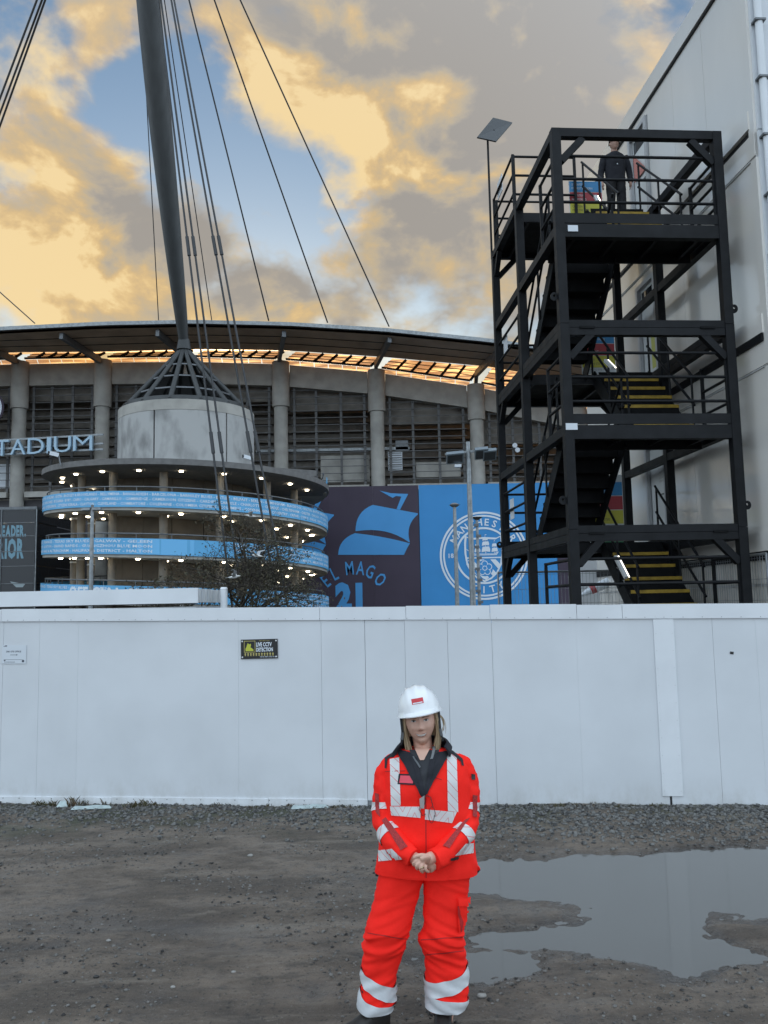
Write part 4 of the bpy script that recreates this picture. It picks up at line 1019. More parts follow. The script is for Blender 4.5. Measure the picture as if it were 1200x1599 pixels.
def build_boards():
    Y = 73.4
    pA = at(440, 757, Y); pB = at(653.5, 757, Y); pC = at(866, 757, Y); zt = LEDGE - .62 + .15
    zt = at(655, 757.5, Y).z
    def board(name, x0, x1, lab, mat):
        r = thing(name, lab, 'mural board', ((x0 + x1) / 2, Y, 0))
        w = 4; 
        k = max(1, round((x1 - x0) / 4.2))
        for i in range(k):
            a = x0 + (x1 - x0) * i / k; b = x0 + (x1 - x0) * (i + 1) / k
            mb = MB(); mb.box(((a + b) / 2, Y + .06, zt / 2), (b - a - .008, .12, zt)); mb.build('sheet', mat, r)
        return r
    pD = at(906, 757, Y)
    r1 = board('mural_board', pA.x, pB.x - .02, 'dark purple mural board with blue ship sails and the words EL MAGO 21', DARKP)
    def quad(px): return lambda q: Vector((at(*q, Y).x, Y - .03, at(*q, Y).z))
    def shape(name, pts, mat, par, o=0.0):
        mb = MB(); mb.add([Vector((at(x, y, Y).x, Y - .03 - o, at(x, y, Y).z)) for x, y in pts], [tuple(range(len(pts)))]); return mb.build(name, mat, par)
    def curve(a, b, c, n=8): return [((1 - t) ** 2 * a[0] + 2 * t * (1 - t) * b[0] + t * t * c[0], (1 - t) ** 2 * a[1] + 2 * t * (1 - t) * b[1] + t * t * c[1]) for t in [k / n for k in range(n + 1)]]
    # crop coords (500,740)+*.3083
    C = lambda x, y: (500 + x * .30833, 740 + y * .30833)
    for dx in (0, -131):
        D = lambda x, y: (C(x, y)[0] + dx, C(x, y)[1] + (2 if dx else 0))
        shape('pennant', [D(302, 85), D(360, 98), D(447, 102), D(405, 182), D(388, 178), D(412, 115), D(385, 112), D(368, 122)], SAIL, r1)
        top = curve(D(180, 290), D(180, 190), D(268, 157)) + [D(390, 180)] + [D(496, 200)] + curve(D(496, 205), D(430, 260), D(455, 345)) + curve(D(452, 347), D(340, 265), D(185, 290))
        shape('upper_sail', top[:-1], SAIL, r1)
        bot = curve(D(92, 410), D(95, 330), D(178, 300)) + curve(D(190, 302), D(320, 315), D(456, 352), 5) + curve(D(456, 352), D(440, 375), D(426, 410), 4)
        shape('lower_sail', bot, SAIL, r1)
    def plane_text(txt, o, ex, ez, sx, sy, par, mat, nm, bold=.03):
        mb = MB(); put_text(mb, txt, lambda x, y: o + ex * (x) + ez * y, sx, sy, bold); return mb.build(nm, mat, par)
    X = Vector((1, 0, 0))
    for ch, px, py, rot in (('E', 511, 910, 38), ('L', 524, 899, 25), ('M', 546.5, 891, 5), ('A', 563, 891, -6), ('G', 577, 896, -22), ('O', 592, 908, -38)):
        p = at(px, py, Y); a = R(rot); ex = Vector((math.cos(a), 0, math.sin(a))); ez = Vector((-math.sin(a), 0, math.cos(a))); w = text_geo(ch, 2, .012)[2] * .72
        o = Vector((p.x, Y - .03, p.z)) - ex * w / 2 - ez * .35
        plane_text(ch, o, ex, ez, .72, 1.15, r1, SAIL, 'letter', .012)
    b = at(527, 952, Y); t = at(527, 913, Y); h = t.z - b.z
    for ch, px in (('2', 524), ('1', 556)):
        p = at(px, 952, Y); plane_text(ch, Vector((p.x, Y - .03, p.z)), X, ZV, 1.75, h, r1, SAIL, 'numeral', .07)
    r2 = board('mural_board', pB.x + .02, pC.x - .02, 'bright blue mural board with a round white club crest', BLUE)
    crest_parts(r2, at(756, 867.5, Y), (at(825, 867, Y).x - at(687, 867, Y).x) / 2, Y)
    r3 = board('mural_board', pC.x + .02, pD.x + 6, 'dark purple mural board with a small blue panel behind the stair tower', DARKP)
    a = at(902, 908, Y); b2 = at(918, 938, Y)
    shape('blue_panel', [(902, 940), (902, 914), (905, 909), (911, 907.5), (919, 908), (919, 940)], SAIL, r3)
    p = at(904, 927, Y); plane_text('JBE', Vector((p.x, Y - .045, p.z)), X, ZV, .33, .55, r3, material('dark_print', (.03, .05, .12), .5), 'lettering', .02)
build_boards()

# stadium lettering, crest at the left edge, glazed entrance
def build_left_stadium():
    Y = 73.2
    r = thing('stadium_sign', 'row of pale blue STADIUM letters on three rails in front of the columns', 'sign', at(60, 700, Y))
    z0 = at(0, 712, Y).z
    for ch, x0, x1, yb, yt in (('S', -34, -12, 714, 686), ('T', -8, 14, 712, 686), ('A', 16, 40, 710, 685), ('D', 43, 69, 709, 683), ('I', 73, 80, 708, 682), ('U', 84, 111, 706, 680), ('M', 114, 144.5, 704, 679)):
        a = at(x0, yb, Y); b = at(x1, yt, Y); vs, fs, w = text_geo(ch, 3, -.004)
        mb = MB(); sx = (b.x - a.x) / w; h = b.z - a.z
        pts = [Vector((a.x + p[0] * sx, Y, a.z + p[1] * h)) for p in vs]
        front = pts; nb = len(pts); back = [p + Vector((0, .35, 0)) for p in pts]
        ed = {}
        for f in fs:
            for i in range(len(f)):
                e = (f[i], f[(i + 1) % len(f)]); ed[tuple(sorted(e))] = ed.get(tuple(sorted(e)), 0) + 1
        mb.add(front + back, list(fs) + [tuple(i + nb for i in f[::-1]) for f in fs] + [(e[0], e[1], e[1] + nb, e[0] + nb) for e, c in ed.items() if c == 1])
        mb.build('letter', LETTER, r)
    for ya, yb in ((690, 678.5), (703, 692.5), (712, 701.5)):
        mb = MB(); mb.beam(at(-60, ya + 1, Y + .45), at(162, yb, Y + .45), .12, .16); mb.build('rail', GALV, r)
    c = at(-24, 637, Y); rad = 1.72
    r = thing('round_emblem', 'round blue and white emblem high on the stadium at the left edge', 'emblem', c)
    for i, (r0, r1, mat, dy) in enumerate(((0, 1.0, DARKP, 0), (0, .90, PRINTW, -.06), (0, .80, BLUE2, -.10), (0, .5, PRINTW, -.14), (0, .45, BLUE2, -.17))):
        mb = MB(); mb.tube([c + Vector((0, dy, 0)), c + Vector((0, dy + .06, 0))], rad * r1, 40); mb.build(('backing', 'white_ring', 'blue_disc', 'inner_ring', 'inner_disc')[i], mat, r)
    # glazed entrance block
    Y = 63.5; a = at(57, 793, Y); zt = a.z; x1 = a.x; x0 = x1 - 22; yb = 71
    r = thing('glazed_entrance', 'dark glazed entrance block with large pale blue words behind the glass', 'building', (x1 - 6, Y, 0))
    rows = [0, 2.0, 3.85, 5.3, 7.0, zt - .12]
    for zA, zB in ((at(40, 915, Y).z, 0),): pass
    zr = [0.0, 1.4] + [at(30, y, Y).z for y in (884, 861, 837, 818)] + [zt - .12]
    zr = [0.0] + [at(30, y, Y).z for y in (911, 884, 861, 837, 816)] + [zt - .12]
    xsn = [x1 - k * 2.55 for k in range(9)]
    gls = material('smoked_glass', (.03, .032, .036), .12, spec=.35)
    for i in range(8):
        for j in range(len(zr) - 1):
            mb = MB(); mb.box(((xsn[i] + xsn[i + 1]) / 2, Y, (zr[j] + zr[j + 1]) / 2), (2.55 - .07, .04, zr[j + 1] - zr[j] - .07)); mb.build('pane', gls, r)
        mb = MB(); mb.box((xsn[i] - .0, Y - .04, zt / 2), (.07, .1, zt - .1)); mb.build('mullion', GREYM, r)
    for j in range(1, len(zr)):
        mb = MB(); mb.box(((x0 + x1) / 2, Y - .01, zr[j] - .0), (22, .07, .05)); mb.build('transom', GREYM, r)
    # side return
    for j in range(len(zr) - 1):
        for k in range(3):
            y0 = Y + .1 + k * 2.4; mb = MB(); mb.box((x1 + .02, y0 + 1.2, (zr[j] + zr[j + 1]) / 2), (.04, 2.33, zr[j + 1] - zr[j] - .07)); mb.build('side_pane', gls, r)
    mb = MB(); mb.box((x1 + .04, Y - .02, zt / 2), (.12, .14, zt)); mb.build('corner_post', GALV, r)
    mb = MB(); mb.box(((x0 + x1) / 2, Y + 3.7, zt), (22.2, 7.6, .2)); mb.build('roof', GREYM, r)
    mb = MB(); mb.box(((x0 + x1) / 2, Y + 4.5, zt / 2), (21.6, .2, zt - .3)); mb.build('back_wall', material('lobby_wall', (.06, .055, .05), .8), r)
    for px0, px1, py in ((0, 14, 827), (41, 53, 827), (0, 10, 905), (38, 50, 905), (14, 17, 896)):
        p = at((px0 + px1) / 2, py, Y + 1.2); w = (px1 - px0) * .05; mb = MB(); mb.box(p, (w * .6, .1, .09)); mb.build('light_fitting', LAMP, r)
    for tx, xr, yb_, yt_, wid in (('LEADER.', 41, 837, 820.5, 8.2 * .26), ('WARRIOR', 37.5, 870, 842, 1)):
        b = at(xr, yb_, Y); t = at(xr, yt_, Y); h = t.z - b.z; sx = h * (.42 if tx[0] == 'L' else .40)
        xx = 0; vin = material('window_vinyl', (.17, .32, .40), .5)
        tot = sum(text_geo(ch, 2, .05)[2] + .10 for ch in tx) * sx - .10 * sx
        for ch in tx:
            mb = MB(); xx += put_text(mb, ch, lambda x, y: Vector((b.x - tot + x, Y - .024, b.z + y)), sx, h, .05, x0=xx) + .10 * sx; mb.build('letter', vin, r)
    mb = MB(); p = [at(x, y, Y) for x, y in ((16, 908), (40, 912), (36, 917), (26, 917))]; mb.add([Vector((q.x, Y - .024, q.z)) for q in p], [(0, 1, 2, 3)]); mb.build('vinyl_shape', material('pale_vinyl', (.3, .36, .38), .5), r)
build_left_stadium()

# ================================================================== HELICAL RAMP TOWER
RC = Vector((-14.25, 62.0, 0)); RR = 10.05
def ang_pt(a, rad, z, dx=0.0): return Vector((RC.x + dx + rad * math.cos(a), RC.y + rad * math.sin(a), z))
PITCHZ = 2.93
def helix_z(s):      # s: turns from the left edge of the uppermost visible band, going down by the front
    return 10.15 - PITCHZ * s
def sa(s): return math.pi + s * 2 * math.pi         # angle at s (front is 3/2 pi = s .25)
ROWS = ['AUSTRALIA - ALBUFEIRA - ALDERNEY - ASHTON - AUCKLAND - AUSTIN - BAGULEY & BROOKLANDS - BELLYMENA - BANGLADESH - BARCELONA - BARNSLEY BLUES - BATLEY - BELFAST - BERLIN - BIRMINGHAM - BLACKPOOL - BOLTON - BOSTON - BRIGHTON - BRISTOL',
        'BRAZIL - BRISBANE - BRUSSELS - BUDAPEST - BUENOS AIRES - BULGARIA - BURY - CAIRO - CALGARY - CAMARILLO - CAMBRIDGE - CAMEROON CITIZENS - CARDIFF - CARLISLE - CHARLOTTE - CHEADLE - CHELTENHAM - CHESTER - CHICAGO - CITY CENTRE - CORK',
        'CHENNAI - CHESTERFIELD - CHILE - CHORLEY - CITIZENS BRASIL - CITYZENS KERALA - CLAYTON - CLEVELAND - COIMBATORE - COLERAINE - COLOMBIA CITIZENS - COLUMBUS - COPENHAGEN - COVENTRY - CREWE - CYPRUS - DALLAS - DENTON - DERBY - DUBAI']
ROWS2 = ['FINLAND - FLINT - FRANCE - TEXAS SKY BLUES - GALWAY - GELEEN', 'GHANA - GLOSSOP - GORTON - GRAND RAPIDS - GUANGZHOU BLUE MOON', 'GERMANY - GUIDE - HALE & ALTRINCHAM - HALIFAX & DISTRICT - HALTON']
def build_ramp():
    r = thing('spiral_ramp', 'round spiral access ramp tower with lit soffits and blue printed balustrade bands', 'ramp tower', (RC.x, RC.y, 0))
    TURNS = 3.4; S0 = -.55; n = int((TURNS - S0) * 72)
    def strip(s0, s1, fn, name, mat, par=r, m=72, smooth=True, kind=None):
        k = max(2, int((s1 - s0) * m)); rings = [[p for p in fn(s0 + (s1 - s0) * i / k)] for i in range(k + 1)]
        mb = MB(); mb.rings(rings, cap=True); return mb.build(name, mat, par, smooth=35 if smooth else None)
    # deck and balustrade, one length per half turn
    s = S0 + .05
    segs = [(-.5, 0), (0, .5), (.5, 1), (1, 1.5), (1.5, 2), (2, 2.5), (2.5, 3.0)]
    for a, b in segs:
        deck = strip(a, b, lambda s: [ang_pt(sa(s), 5.3, helix_z(s) - 1.22), ang_pt(sa(s), RR - .04, helix_z(s) - 1.22), ang_pt(sa(s), RR - .04, helix_z(s) - .96), ang_pt(sa(s), 5.3, helix_z(s) - .96)], 'deck', CONC)
        band = strip(a + .001, b - .001, lambda s: [ang_pt(sa(s), RR, helix_z(s) - 1.03), ang_pt(sa(s), RR + .05, helix_z(s) - 1.03), ang_pt(sa(s), RR + .05, helix_z(s) - .03), ang_pt(sa(s), RR, helix_z(s) - .03)], 'band', BLUE2)
        # handrail with stanchions
        mb = MB(); k = 40
        mb.tube([ang_pt(sa(a + (b - a) * i / k), RR - .25, helix_z(a + (b - a) * i / k) + .28) for i in range(k + 1)], .045, 6); mb.build('handrail', GREYM, deck, smooth=60)
        mb = MB()
        for i in range(14):
            q = a + (b - a) * (i + .5) / 14; mb.tube([ang_pt(sa(q), RR - .25, helix_z(q) - .9), ang_pt(sa(q), RR - .25, helix_z(q) + .28)], .03, 6)
        mb.build('stanchions', GREYM, deck)
        # printed names
        if a >= -.01 and (a % 1) < .5:
            turn = int(round(a)); mb = MB()
            def cyl(s0, rowz, sx, sy, o=.058):
                return lambda x, y: ang_pt(sa(s0 + x / (2 * math.pi * RR)), RR + o, helix_z(s0 + x / (2 * math.pi * RR)) + rowz + y)
            rows = ROWS if turn == 0 else ROWS2
            for q, tx in enumerate(rows):
                vs, fs, w = text_geo(tx, 1, .015)
                L_ = (math.pi * RR * (.98 if turn == 0 else .44)); st = turn + (.008 if turn == 0 else .03)
                if turn == 2: L_ *= .8; 
                sx = L_ / w; f = cyl(st, -.30 - q * .30, 0, 0)
                if turn == 2 and q: continue
                mb.add([f(p[0] * sx, p[1] * .17) for p in vs], fs)
            if turn == 1:
                put_text(mb, '8', cyl(1.012, -.88, 0, 0), .35, .62, .05)
                tx = 'LEEDS - LEIGH - LISBON - LONDON - MALTA - MELBOURNE - MUMBAI'
                for q in range(3):
                    vs, fs, w = text_geo(tx if q != 1 else 'MIDDLETON - MOSTON - NEW YORK - NORTH WALES - OLDHAM', 1, .015); f = cyl(1.33, -.30 - q * .30, 0, 0); mb.add([f(p[0] * (math.pi * RR * .32) / w, p[1] * .17) for p in vs], fs)
            if turn == 2:
                f = cyl(2.155, -.80, 0, 0); xx = 0
                for ch in 'OFFICIAL SUPPORTERS':
                    if ch == ' ': xx += .3; continue
                    m2 = MB(); xx += put_text(m2, ch, f, .62, .62, .04, x0=xx) + .08; m2.build('letter', PRINTW, band)
                for q in range(3):
                    vs, fs, w = text_geo(ROWS[q][:110], 1, .015); f = cyl(2.36, -.30 - q * .30, 0, 0); mb.add([f(p[0] * (math.pi * RR * .28) / w, p[1] * .17) for p in vs], fs)
            mb.build('lettering', PRINTW, band, kind='stuff')
    # plain lighter block on the second band
    strip(1.235, 1.29, lambda s: [ang_pt(sa(s), RR + .051, helix_z(s) - 1.0), ang_pt(sa(s), RR + .06, helix_z(s) - 1.0), ang_pt(sa(s), RR + .06, helix_z(s) - .06), ang_pt(sa(s), RR + .051, helix_z(s) - .06)], 'plain_panel', material('lighter_blue_print', (.16, .48, .80), .5))
    # core wall, panels with joints
    for k in range(16):
        a0 = k * math.pi / 8; mb = MB()
        rings = [[ang_pt(a0 + .004 + (math.pi / 8 - .008) * i / 5, q, z) for q, z in ((4.95, 0), (5.35, 0), (5.35, 11.3), (4.95, 11.3))] for i in range(6)]
        mb.rings(rings, cap=True); mb.build('core_panel', CONCB, r, smooth=35)
    # columns
    for k in range(14):
        a = math.pi + .24 + k * 2 * math.pi / 14; rad = 8.0
        ztop = 11.2
        mb = MB(); mb.tube([ang_pt(a, rad, 0), ang_pt(a, rad, ztop)], .27, 14); c = mb.build('column', RAMPC, r, smooth=50)
        for z in (1.6, 4.6, 7.7):
            mb = MB(); mb.tube([ang_pt(a, rad, z + .9), ang_pt(a, rad, z + 1.02)], .29, 14); mb.build('collar', PAPER, c, smooth=50)
    # canopy over the top turn
    def can_z(s): return 11.85 - 2.1 * s
    can = strip(-.42, .57, lambda s: [ang_pt(sa(s), 4.5, can_z(s) - .42), ang_pt(sa(s), RR - .3, can_z(s) - .42), ang_pt(sa(s), RR + .15, can_z(s) - .25), ang_pt(sa(s), RR + .15, can_z(s) + .12), ang_pt(sa(s), RR - .1, can_z(s) + .16), ang_pt(sa(s), 4.5, can_z(s) + .16)], 'canopy', material('canopy_concrete', (.17, .165, .16), .8, var=.2))
    # soffit lights: two rings per turn
    seen = 0
    def light(p):
        mb = MB(); mb.tube([p, p + Vector((0, 0, -.07))], [.135, .12], 10); mb.build('ceiling_light', LAMP, r)
    for lev in range(3):
        for k in range(26):
            s = lev - .06 + .60 * k / 25
            if lev == 0: z = can_z(max(-.02, min(.5, s))) - .44
            else: z = helix_z(s - 1) - 1.24
            if lev == 0 and (k % 2 or s > .5): continue
            if k % 2 == 0: light(ang_pt(sa(s), 8.95, z))
            elif k % 4 == 1: light(ang_pt(sa(s), 7.1, z))
    for lev in (1, 2):
        for k in range(5):
            s = lev + .52 + k * .06; light(ang_pt(sa(s), 8.85, helix_z(s - 1) - 1.24))
    # concrete drum under the cone
    for k in range(6):
        a0 = math.pi * 1.5 - R(13.5) + k * math.pi / 3; mb = MB()
        rings = [[ang_pt(a0 + .012 + (math.pi / 3 - .024) * i / 14, q, z, -.26) for q, z in ((4.1, 10.9), (4.92, 10.9), (4.92, 15.75), (4.1, 15.75))] for i in range(15)]
        mb.rings(rings, cap=True); mb.build('drum_panel', CONCD, r, smooth=35)
    mb = MB(); rings = [[ang_pt(k * math.pi / 36, q, z, -.26) for q, z in ((4.1, 15.77), (4.93, 15.77), (4.93, 16.5), (4.1, 16.5))] for k in range(73)]
    mb.rings(rings, cap=False); mb.build('drum_rim', CONC, r, smooth=35)
    mb = MB(); rings = [[ang_pt(k * math.pi / 36, q, z, -.26) for q, z in ((4.75, 11.95), (4.94, 11.95), (4.94, 12.0), (4.75, 12.0))] for k in range(73)]
    mb.rings(rings, cap=False); mb.build('drum_joint', GREYM, r, smooth=35)
    # cctv cameras
    for px, py, Y in ((393, 716, 57.5), (92, 711, 54)):
        p = at(px, py, Y); o = thing('cctv_camera', 'white cctv camera on the ramp canopy ' + ('beside the concrete drum' if px > 200 else 'under the stadium letters'), 'camera', p)
        mb = MB(); mb.beam(p, p + Vector((-.5, -.2, .12)), .22, .25); mb.build('body', PAPER, o)
        mb = MB(); mb.tube([p, p + Vector((.15, 0, -.7))], .05, 8); mb.build('bracket', GREYM, o, smooth=60)
        mb = MB(); mb.box(p + Vector((-.55, -.22, .13)), (.06, .2, .2)); mb.build('lens', BLACK, o)
build_ramp()

# ================================================================== MAST, CABLES
def build_mast():
    base = Vector((-14.78, RC.y, 22.0)); top = at(200, -385, 50)
    r = thing('roof_mast', 'tall tapering dark steel mast rising from a cone of struts on the ramp drum', 'mast', (RC.x, RC.y, 16.5))
    m0 = at(235, 0, 55.2); path = []
    N_ = 16
    for k in range(N_ + 1):
        f = k / N_; p = base * (1 - f) ** 2 + (m0 * 2 - (base + top) / 2) * 0 if False else base + (top - base) * f
        path.append(p)
    # bend the line through the measured point
    mf = (m0.z - base.z) / (top.z - base.z); off = m0 - (base + (top - base) * mf); off.y = 0; off.z = 0
    path = [p + off * math.sin(math.pi * min(1, (k / N_) / (2 * mf) if k / N_ < mf else .5 + .5 * (k / N_ - mf) / (1 - mf))) for k, p in enumerate(path)]
    rad = [.36 + .46 * math.sin(math.pi * min(1, (k / N_) * .95 + .0)) ** .8 for k in range(N_ + 1)]
    mb = MB(); mb.tube(path, rad, 28); mb.build('shaft', MAST, r, smooth=60)
    mb = MB(); mb.tube([base + ZV * -.55, base + ZV * .25], [.55, .42], 20); mb.build('foot_node', MAST, r, smooth=50)
    apex = base + ZV * -.3
    nl = 14
    for k in range(nl):
        a = k * 2 * math.pi / nl + math.pi * 1.5 - .02; e = ang_pt(a, 4.62, 16.55, -.26)
        mb = MB(); mb.tube([apex, e], [.16, .2], 10); mb.build('strut', MAST, r, smooth=60)
    for f in (.34, .56, .78):
        q = [apex * (1 - f) + ang_pt(k * 2 * math.pi / nl + math.pi * 1.5 - .02, 4.62, 16.55, -.26) * f for k in range(nl)]
        for k in range(nl):
            mb = MB(); mb.beam(q[k], q[(k + 1) % nl], .1, .10); mb.build('ring_bar', GREYM, r)
    gl = material('cone_glazing', (.10, .105, .11), .3, spec=.6)
    for k in range(nl):
        a0 = k * 2 * math.pi / nl + math.pi * 1.5 - .02; a1 = a0 + 2 * math.pi / nl
        if math.sin((a0 + a1) / 2) < -.2: continue
        f0, f1 = .35, .98
        q = [apex * (1 - f) + ang_pt(a, 4.38, 16.5, -.26) * f for f in (f1,) for a in (a0 + .03, a1 - .03)] + [apex * (1 - f) + ang_pt(a, 4.38, 16.5, -.26) * f for f in (f0,) for a in (a1 - .03, a0 + .03)]
        mb = MB(); mb.add(q, [(0, 1, 2, 3)]); mb.build('glazing', gl, r)
    mb = MB(); mb.rings([[ang_pt(k * math.pi / 36, q, z, -.26) for q, z in ((4.3, 16.52), (4.76, 16.52), (4.66, 16.85), (4.3, 16.85))] for k in range(73)], cap=False); mb.build('base_ring', MAST, r, smooth=35)
    # stays: thin ones back to the roof edge, thick pairs down to the ground in front
    def cable(a, b, rad, sag=0.0, par=r):
        mb = MB(); k = 12; mb.tube([a + (b - a) * (i / k) - ZV * (sag * math.sin(math.pi * i / k)) for i in range(k + 1)], rad, 6); return mb.build('cable', CABLE, par, smooth=60)
    for px, py in ((608, 510), (512, 504), (420, 501), (331, 500), (248, 500)):
        cable(top, at(px, py, 67.1), .058 if px != 331 and px != 248 else .04)
    for px in (371, 388, 446, 462):
        b = gnd(px, 1004) * 0 + at(px, 1004, 44); b.z = 0
        c = cable(top, b, .062)
        for f in (.60, .80):
            p = top + (b - top) * f; d = (b - top).normalized(); mb = MB(); mb.tube([p, p + d * 1.2], .10, 8); mb.build('cable_clamp', CABLE, c, smooth=60)
    r2 = thing('cable_bundle', 'bundle of three parallel stay cables crossing the sky at top left', 'cables', at(30, 100, 58))
    for a, b in (((71, 0), (2, 192)), ((66, 0), (0, 178)), ((58, 0), (-4, 165))):
        dx = (b[0] - a[0]) / (b[1] - a[1])
        cable(at(a[0] - dx * 260, -260, 52), at(b[0] + dx * 340, b[1] + 340, 66.8), .075, par=r2)
    a = at(0, 456, 66.9); b = at(55, 505, 67.0)
    mb = MB(); mb.tube([a + (a - b) * 3, b], .045, 6); o = mb.build('thin_cable', CABLE, smooth=60); tag(o, 'single thin cable running down to the roof edge at far left', 'cable')
build_mast()

# ================================================================== LAMP POSTS
def build_posts():
    def post(px, pyt, Y, rad, lab, head):
        p = at(px, pyt, Y); q = at(px + (1 if px < 300 else 5), 940, Y); x = p.x
        r = thing('lamp_post', lab, 'lamp post', (x, Y, 0))
        mb = MB(); mb.tube([(x, Y, 0), (x, Y, p.z * .45), (x, Y, p.z)], [rad * 1.25, rad * 1.05, rad * .85], 12); mb.build('pole', GALV, r, smooth=60)
        if head == 'disc':
            mb = MB(); mb.tube([(x, Y, p.z - .02), (x, Y, p.z + .10), (x, Y, p.z + .2)], [.16, .30, .12], 16); mb.build('lantern', GALV, r, smooth=40)
        if head == 'twin':
            for s in (-1, 1):
                mb = MB(); mb.box((x + s * .28, Y - .05, p.z), (.42, .3, .12)); mb.build('lantern', GALV, r)
            mb = MB(); mb.box((x, Y, p.z + .14), (.12, .12, .16)); mb.build('bracket', GREYM, r)
        if head == 'flood':
            mb = MB(); mb.beam((x - 1.05, Y, p.z - .55), (x + 1.05, Y, p.z - .35), .09, .09); mb.build('crossbar', GALV, r)
            for s, dz in ((-.62, -.72), (.58, -.55), (.95, -.62)):
                w = .78 if s < 0 else .6
                c = Vector((x + s, Y - .1, p.z + dz)); ax = (Vector((1, 0, .08)).normalized(), Vector((0, .8, .6)), Vector((0, -.6, .8)))
                mb = MB(); mb.box(c, (w, .25, .5), ax); h = mb.build('floodlight', material('flood_housing', (.20, .24, .27), .4, metal=.4), r)
                mb = MB(); mb.box(c - ax[1] * .14, (w * .85, .03, .38), ax); mb.build('glass', GLASS, h)
                for k in range(4): mb = MB(); mb.box(c + ax[1] * .14 + ax[2] * (-.18 + k * .12), (w * .9, .04, .03), ax); mb.build('fin', GALV, h)
            mb = MB(); mb.box((x - .5, Y - .15, p.z - 1.12), (.3, .2, .12)); mb.build('ballast_box', PAPER, r)
        if head == 'brackets':
            for k in range(9):
                z = p.z - .3 - k * .62; mb = MB(); mb.box((x - .06 + .12 * (k % 2), Y - .1, z), (.26, .22, .15)); mb.build('sensor', GREYM, r)
            mb = MB(); mb.tube([(x, Y, p.z), (x, Y, p.z + .16)], [.1, .33], 12); mb.build('lantern', GREYM, r, smooth=40)
        return r
    post(144.5, 795, 44, .11, 'slim grey lamp post with twin heads in front of the spiral ramp', 'twin')
    post(731, 690, 38, .115, 'tall galvanised floodlight column in front of the blue mural', 'flood')
    post(710, 791, 48, .11, 'slim post with a round lantern left of the floodlight column', 'disc')
    post(745, 812, 48, .09, 'thin post with small boxes up its side right of the floodlight column', 'brackets')
build_posts()

# ================================================================== TREE, GULLS
def build_tree():
    Y = 42.0; b = at(362, 945, Y); base = Vector((b.x, Y, 0))
    r = thing('bare_tree', 'sparse autumn tree with dark small leaves in front of the spiral ramp', 'tree', base)
    rs = random.Random(12); tr = MB(); tips = []
    def grow(p, d, l, rad, lev):
        k = 4; path = [p]; q = p; dd = d.copy()
        for i in range(k):
            dd = (dd + Vector((rs.gauss(0, .13), rs.gauss(0, .13), rs.gauss(0, .08) + .03))).normalized(); q = q + dd * (l / k); path.append(q)
        tr.tube(path, [rad * (1 - .5 * i / k) for i in range(k + 1)], 6 if lev < 3 else 4, lev == 0)
        if lev >= 2: tips.extend(path[1:])
        if lev >= 5: return
        nb = (5, 4, 4, 3, 3)[lev]
        for i in range(nb):
            f = .35 + .65 * (i + rs.random() * .6) / nb; j = min(k, max(1, int(f * k + .5)))
            a = rs.random() * 6.283; sp_ = (.75, .75, .8, .8, .8)[lev] * (.7 + .5 * rs.random())
            x = dd.orthogonal().normalized(); y = dd.cross(x)
            nd_ = (dd * math.cos(sp_) + (x * math.cos(a) + y * math.sin(a)) * math.sin(sp_)).normalized(); nd_.z = nd_.z * .7 + .06; nd_.normalize()
            grow(path[j], nd_, l * (.62 + .2 * rs.random()), rad * (.55 if lev else .5), lev + 1)
    # several stems from low down
    for (dx, l, rad) in ((0.05, 3.0, .15), (.95, 2.7, .11), (-1.0, 2.6, .10), (.5, 2.5, .08)):
        grow(base + Vector((dx * .6, 0, 0)), Vector((dx * .5, rs.gauss(0, .08), 1)).normalized(), l, rad, 0)
    tr.build('trunk', BARK, r, smooth=60)
    lf = MB(); cz = 4.2
    for p in tips:
        if p.z < 1.8: continue
        for k in range(3):
            if rs.random() < .86: continue
            c = p + Vector((rs.gauss(0, .12), rs.gauss(0, .12), rs.gauss(0, .10))); s = .04 + .045 * rs.random()
            a = Vector((rs.gauss(0, 1), rs.gauss(0, 1), rs.gauss(0, 1))).normalized(); t = a.orthogonal().normalized()
            lf.add([c - a * s, c + t * s * .55, c + a * s, c - t * s * .55], [(0, 1, 2, 3)])
    lf.build('crown', LEAF, r, kind='stuff')
    return len(tips)
build_tree()
def build_gulls():
    GW = material('gull_white', (.62, .63, .62), .6); GG = material('gull_grey', (.34, .36, .38), .6)
    for i, (px, py, Y, hd, bank, lab) in enumerate(((366, 901, 36, R(20), R(10), 'white gull flying low in front of the tree trunk'), (392, 806, 40, R(200), R(-25), 'white gull flying before the upper blue band of the ramp'), (402, 868, 38, R(150), R(35), 'white gull gliding at the right of the tree crown'))):
        p = at(px, py, Y); r = thing('gull', lab, 'gull', p)
        ax = Vector((math.cos(hd), math.sin(hd) * .5, .1)).normalized(); sd_ = ax.cross(ZV).normalized(); up = sd_.cross(ax)
        mb = MB(); L = [(-.26, .012), (-.18, .035), (-.05, .065), (.08, .06), (.15, .035), (.19, .038), (.23, .02), (.27, .006)]
        mb.tube([p + ax * a + up * (.02 if a > .14 else 0) for a, _ in L], [q for _, q in L], 8); mb.build('body', GW, r, smooth=80)
        for s in (-1, 1):
            lift = up * (.8 if s > 0 else .45); w = MB()
            pts = [p + ax * .07 + sd_ * s * .05, p + ax * .13 + sd_ * s * .28 + lift * .26, p + ax * .0 + sd_ * s * .62 + lift * .36, p - ax * .10 + sd_ * s * .60 + lift * .34, p - ax * .02 + sd_ * s * .28 + lift * .24, p - ax * .09 + sd_ * s * .05]
            w.prism(pts, up * .012); w.build('wing', GG if s > 0 else GW, r)
        mb = MB(); mb.prism([p - ax * .24 + sd_ * .02, p - ax * .38 + sd_ * .07, p - ax * .38 - sd_ * .07, p - ax * .24 - sd_ * .02], up * .01); mb.build('tail', GW, r)
build_gulls()
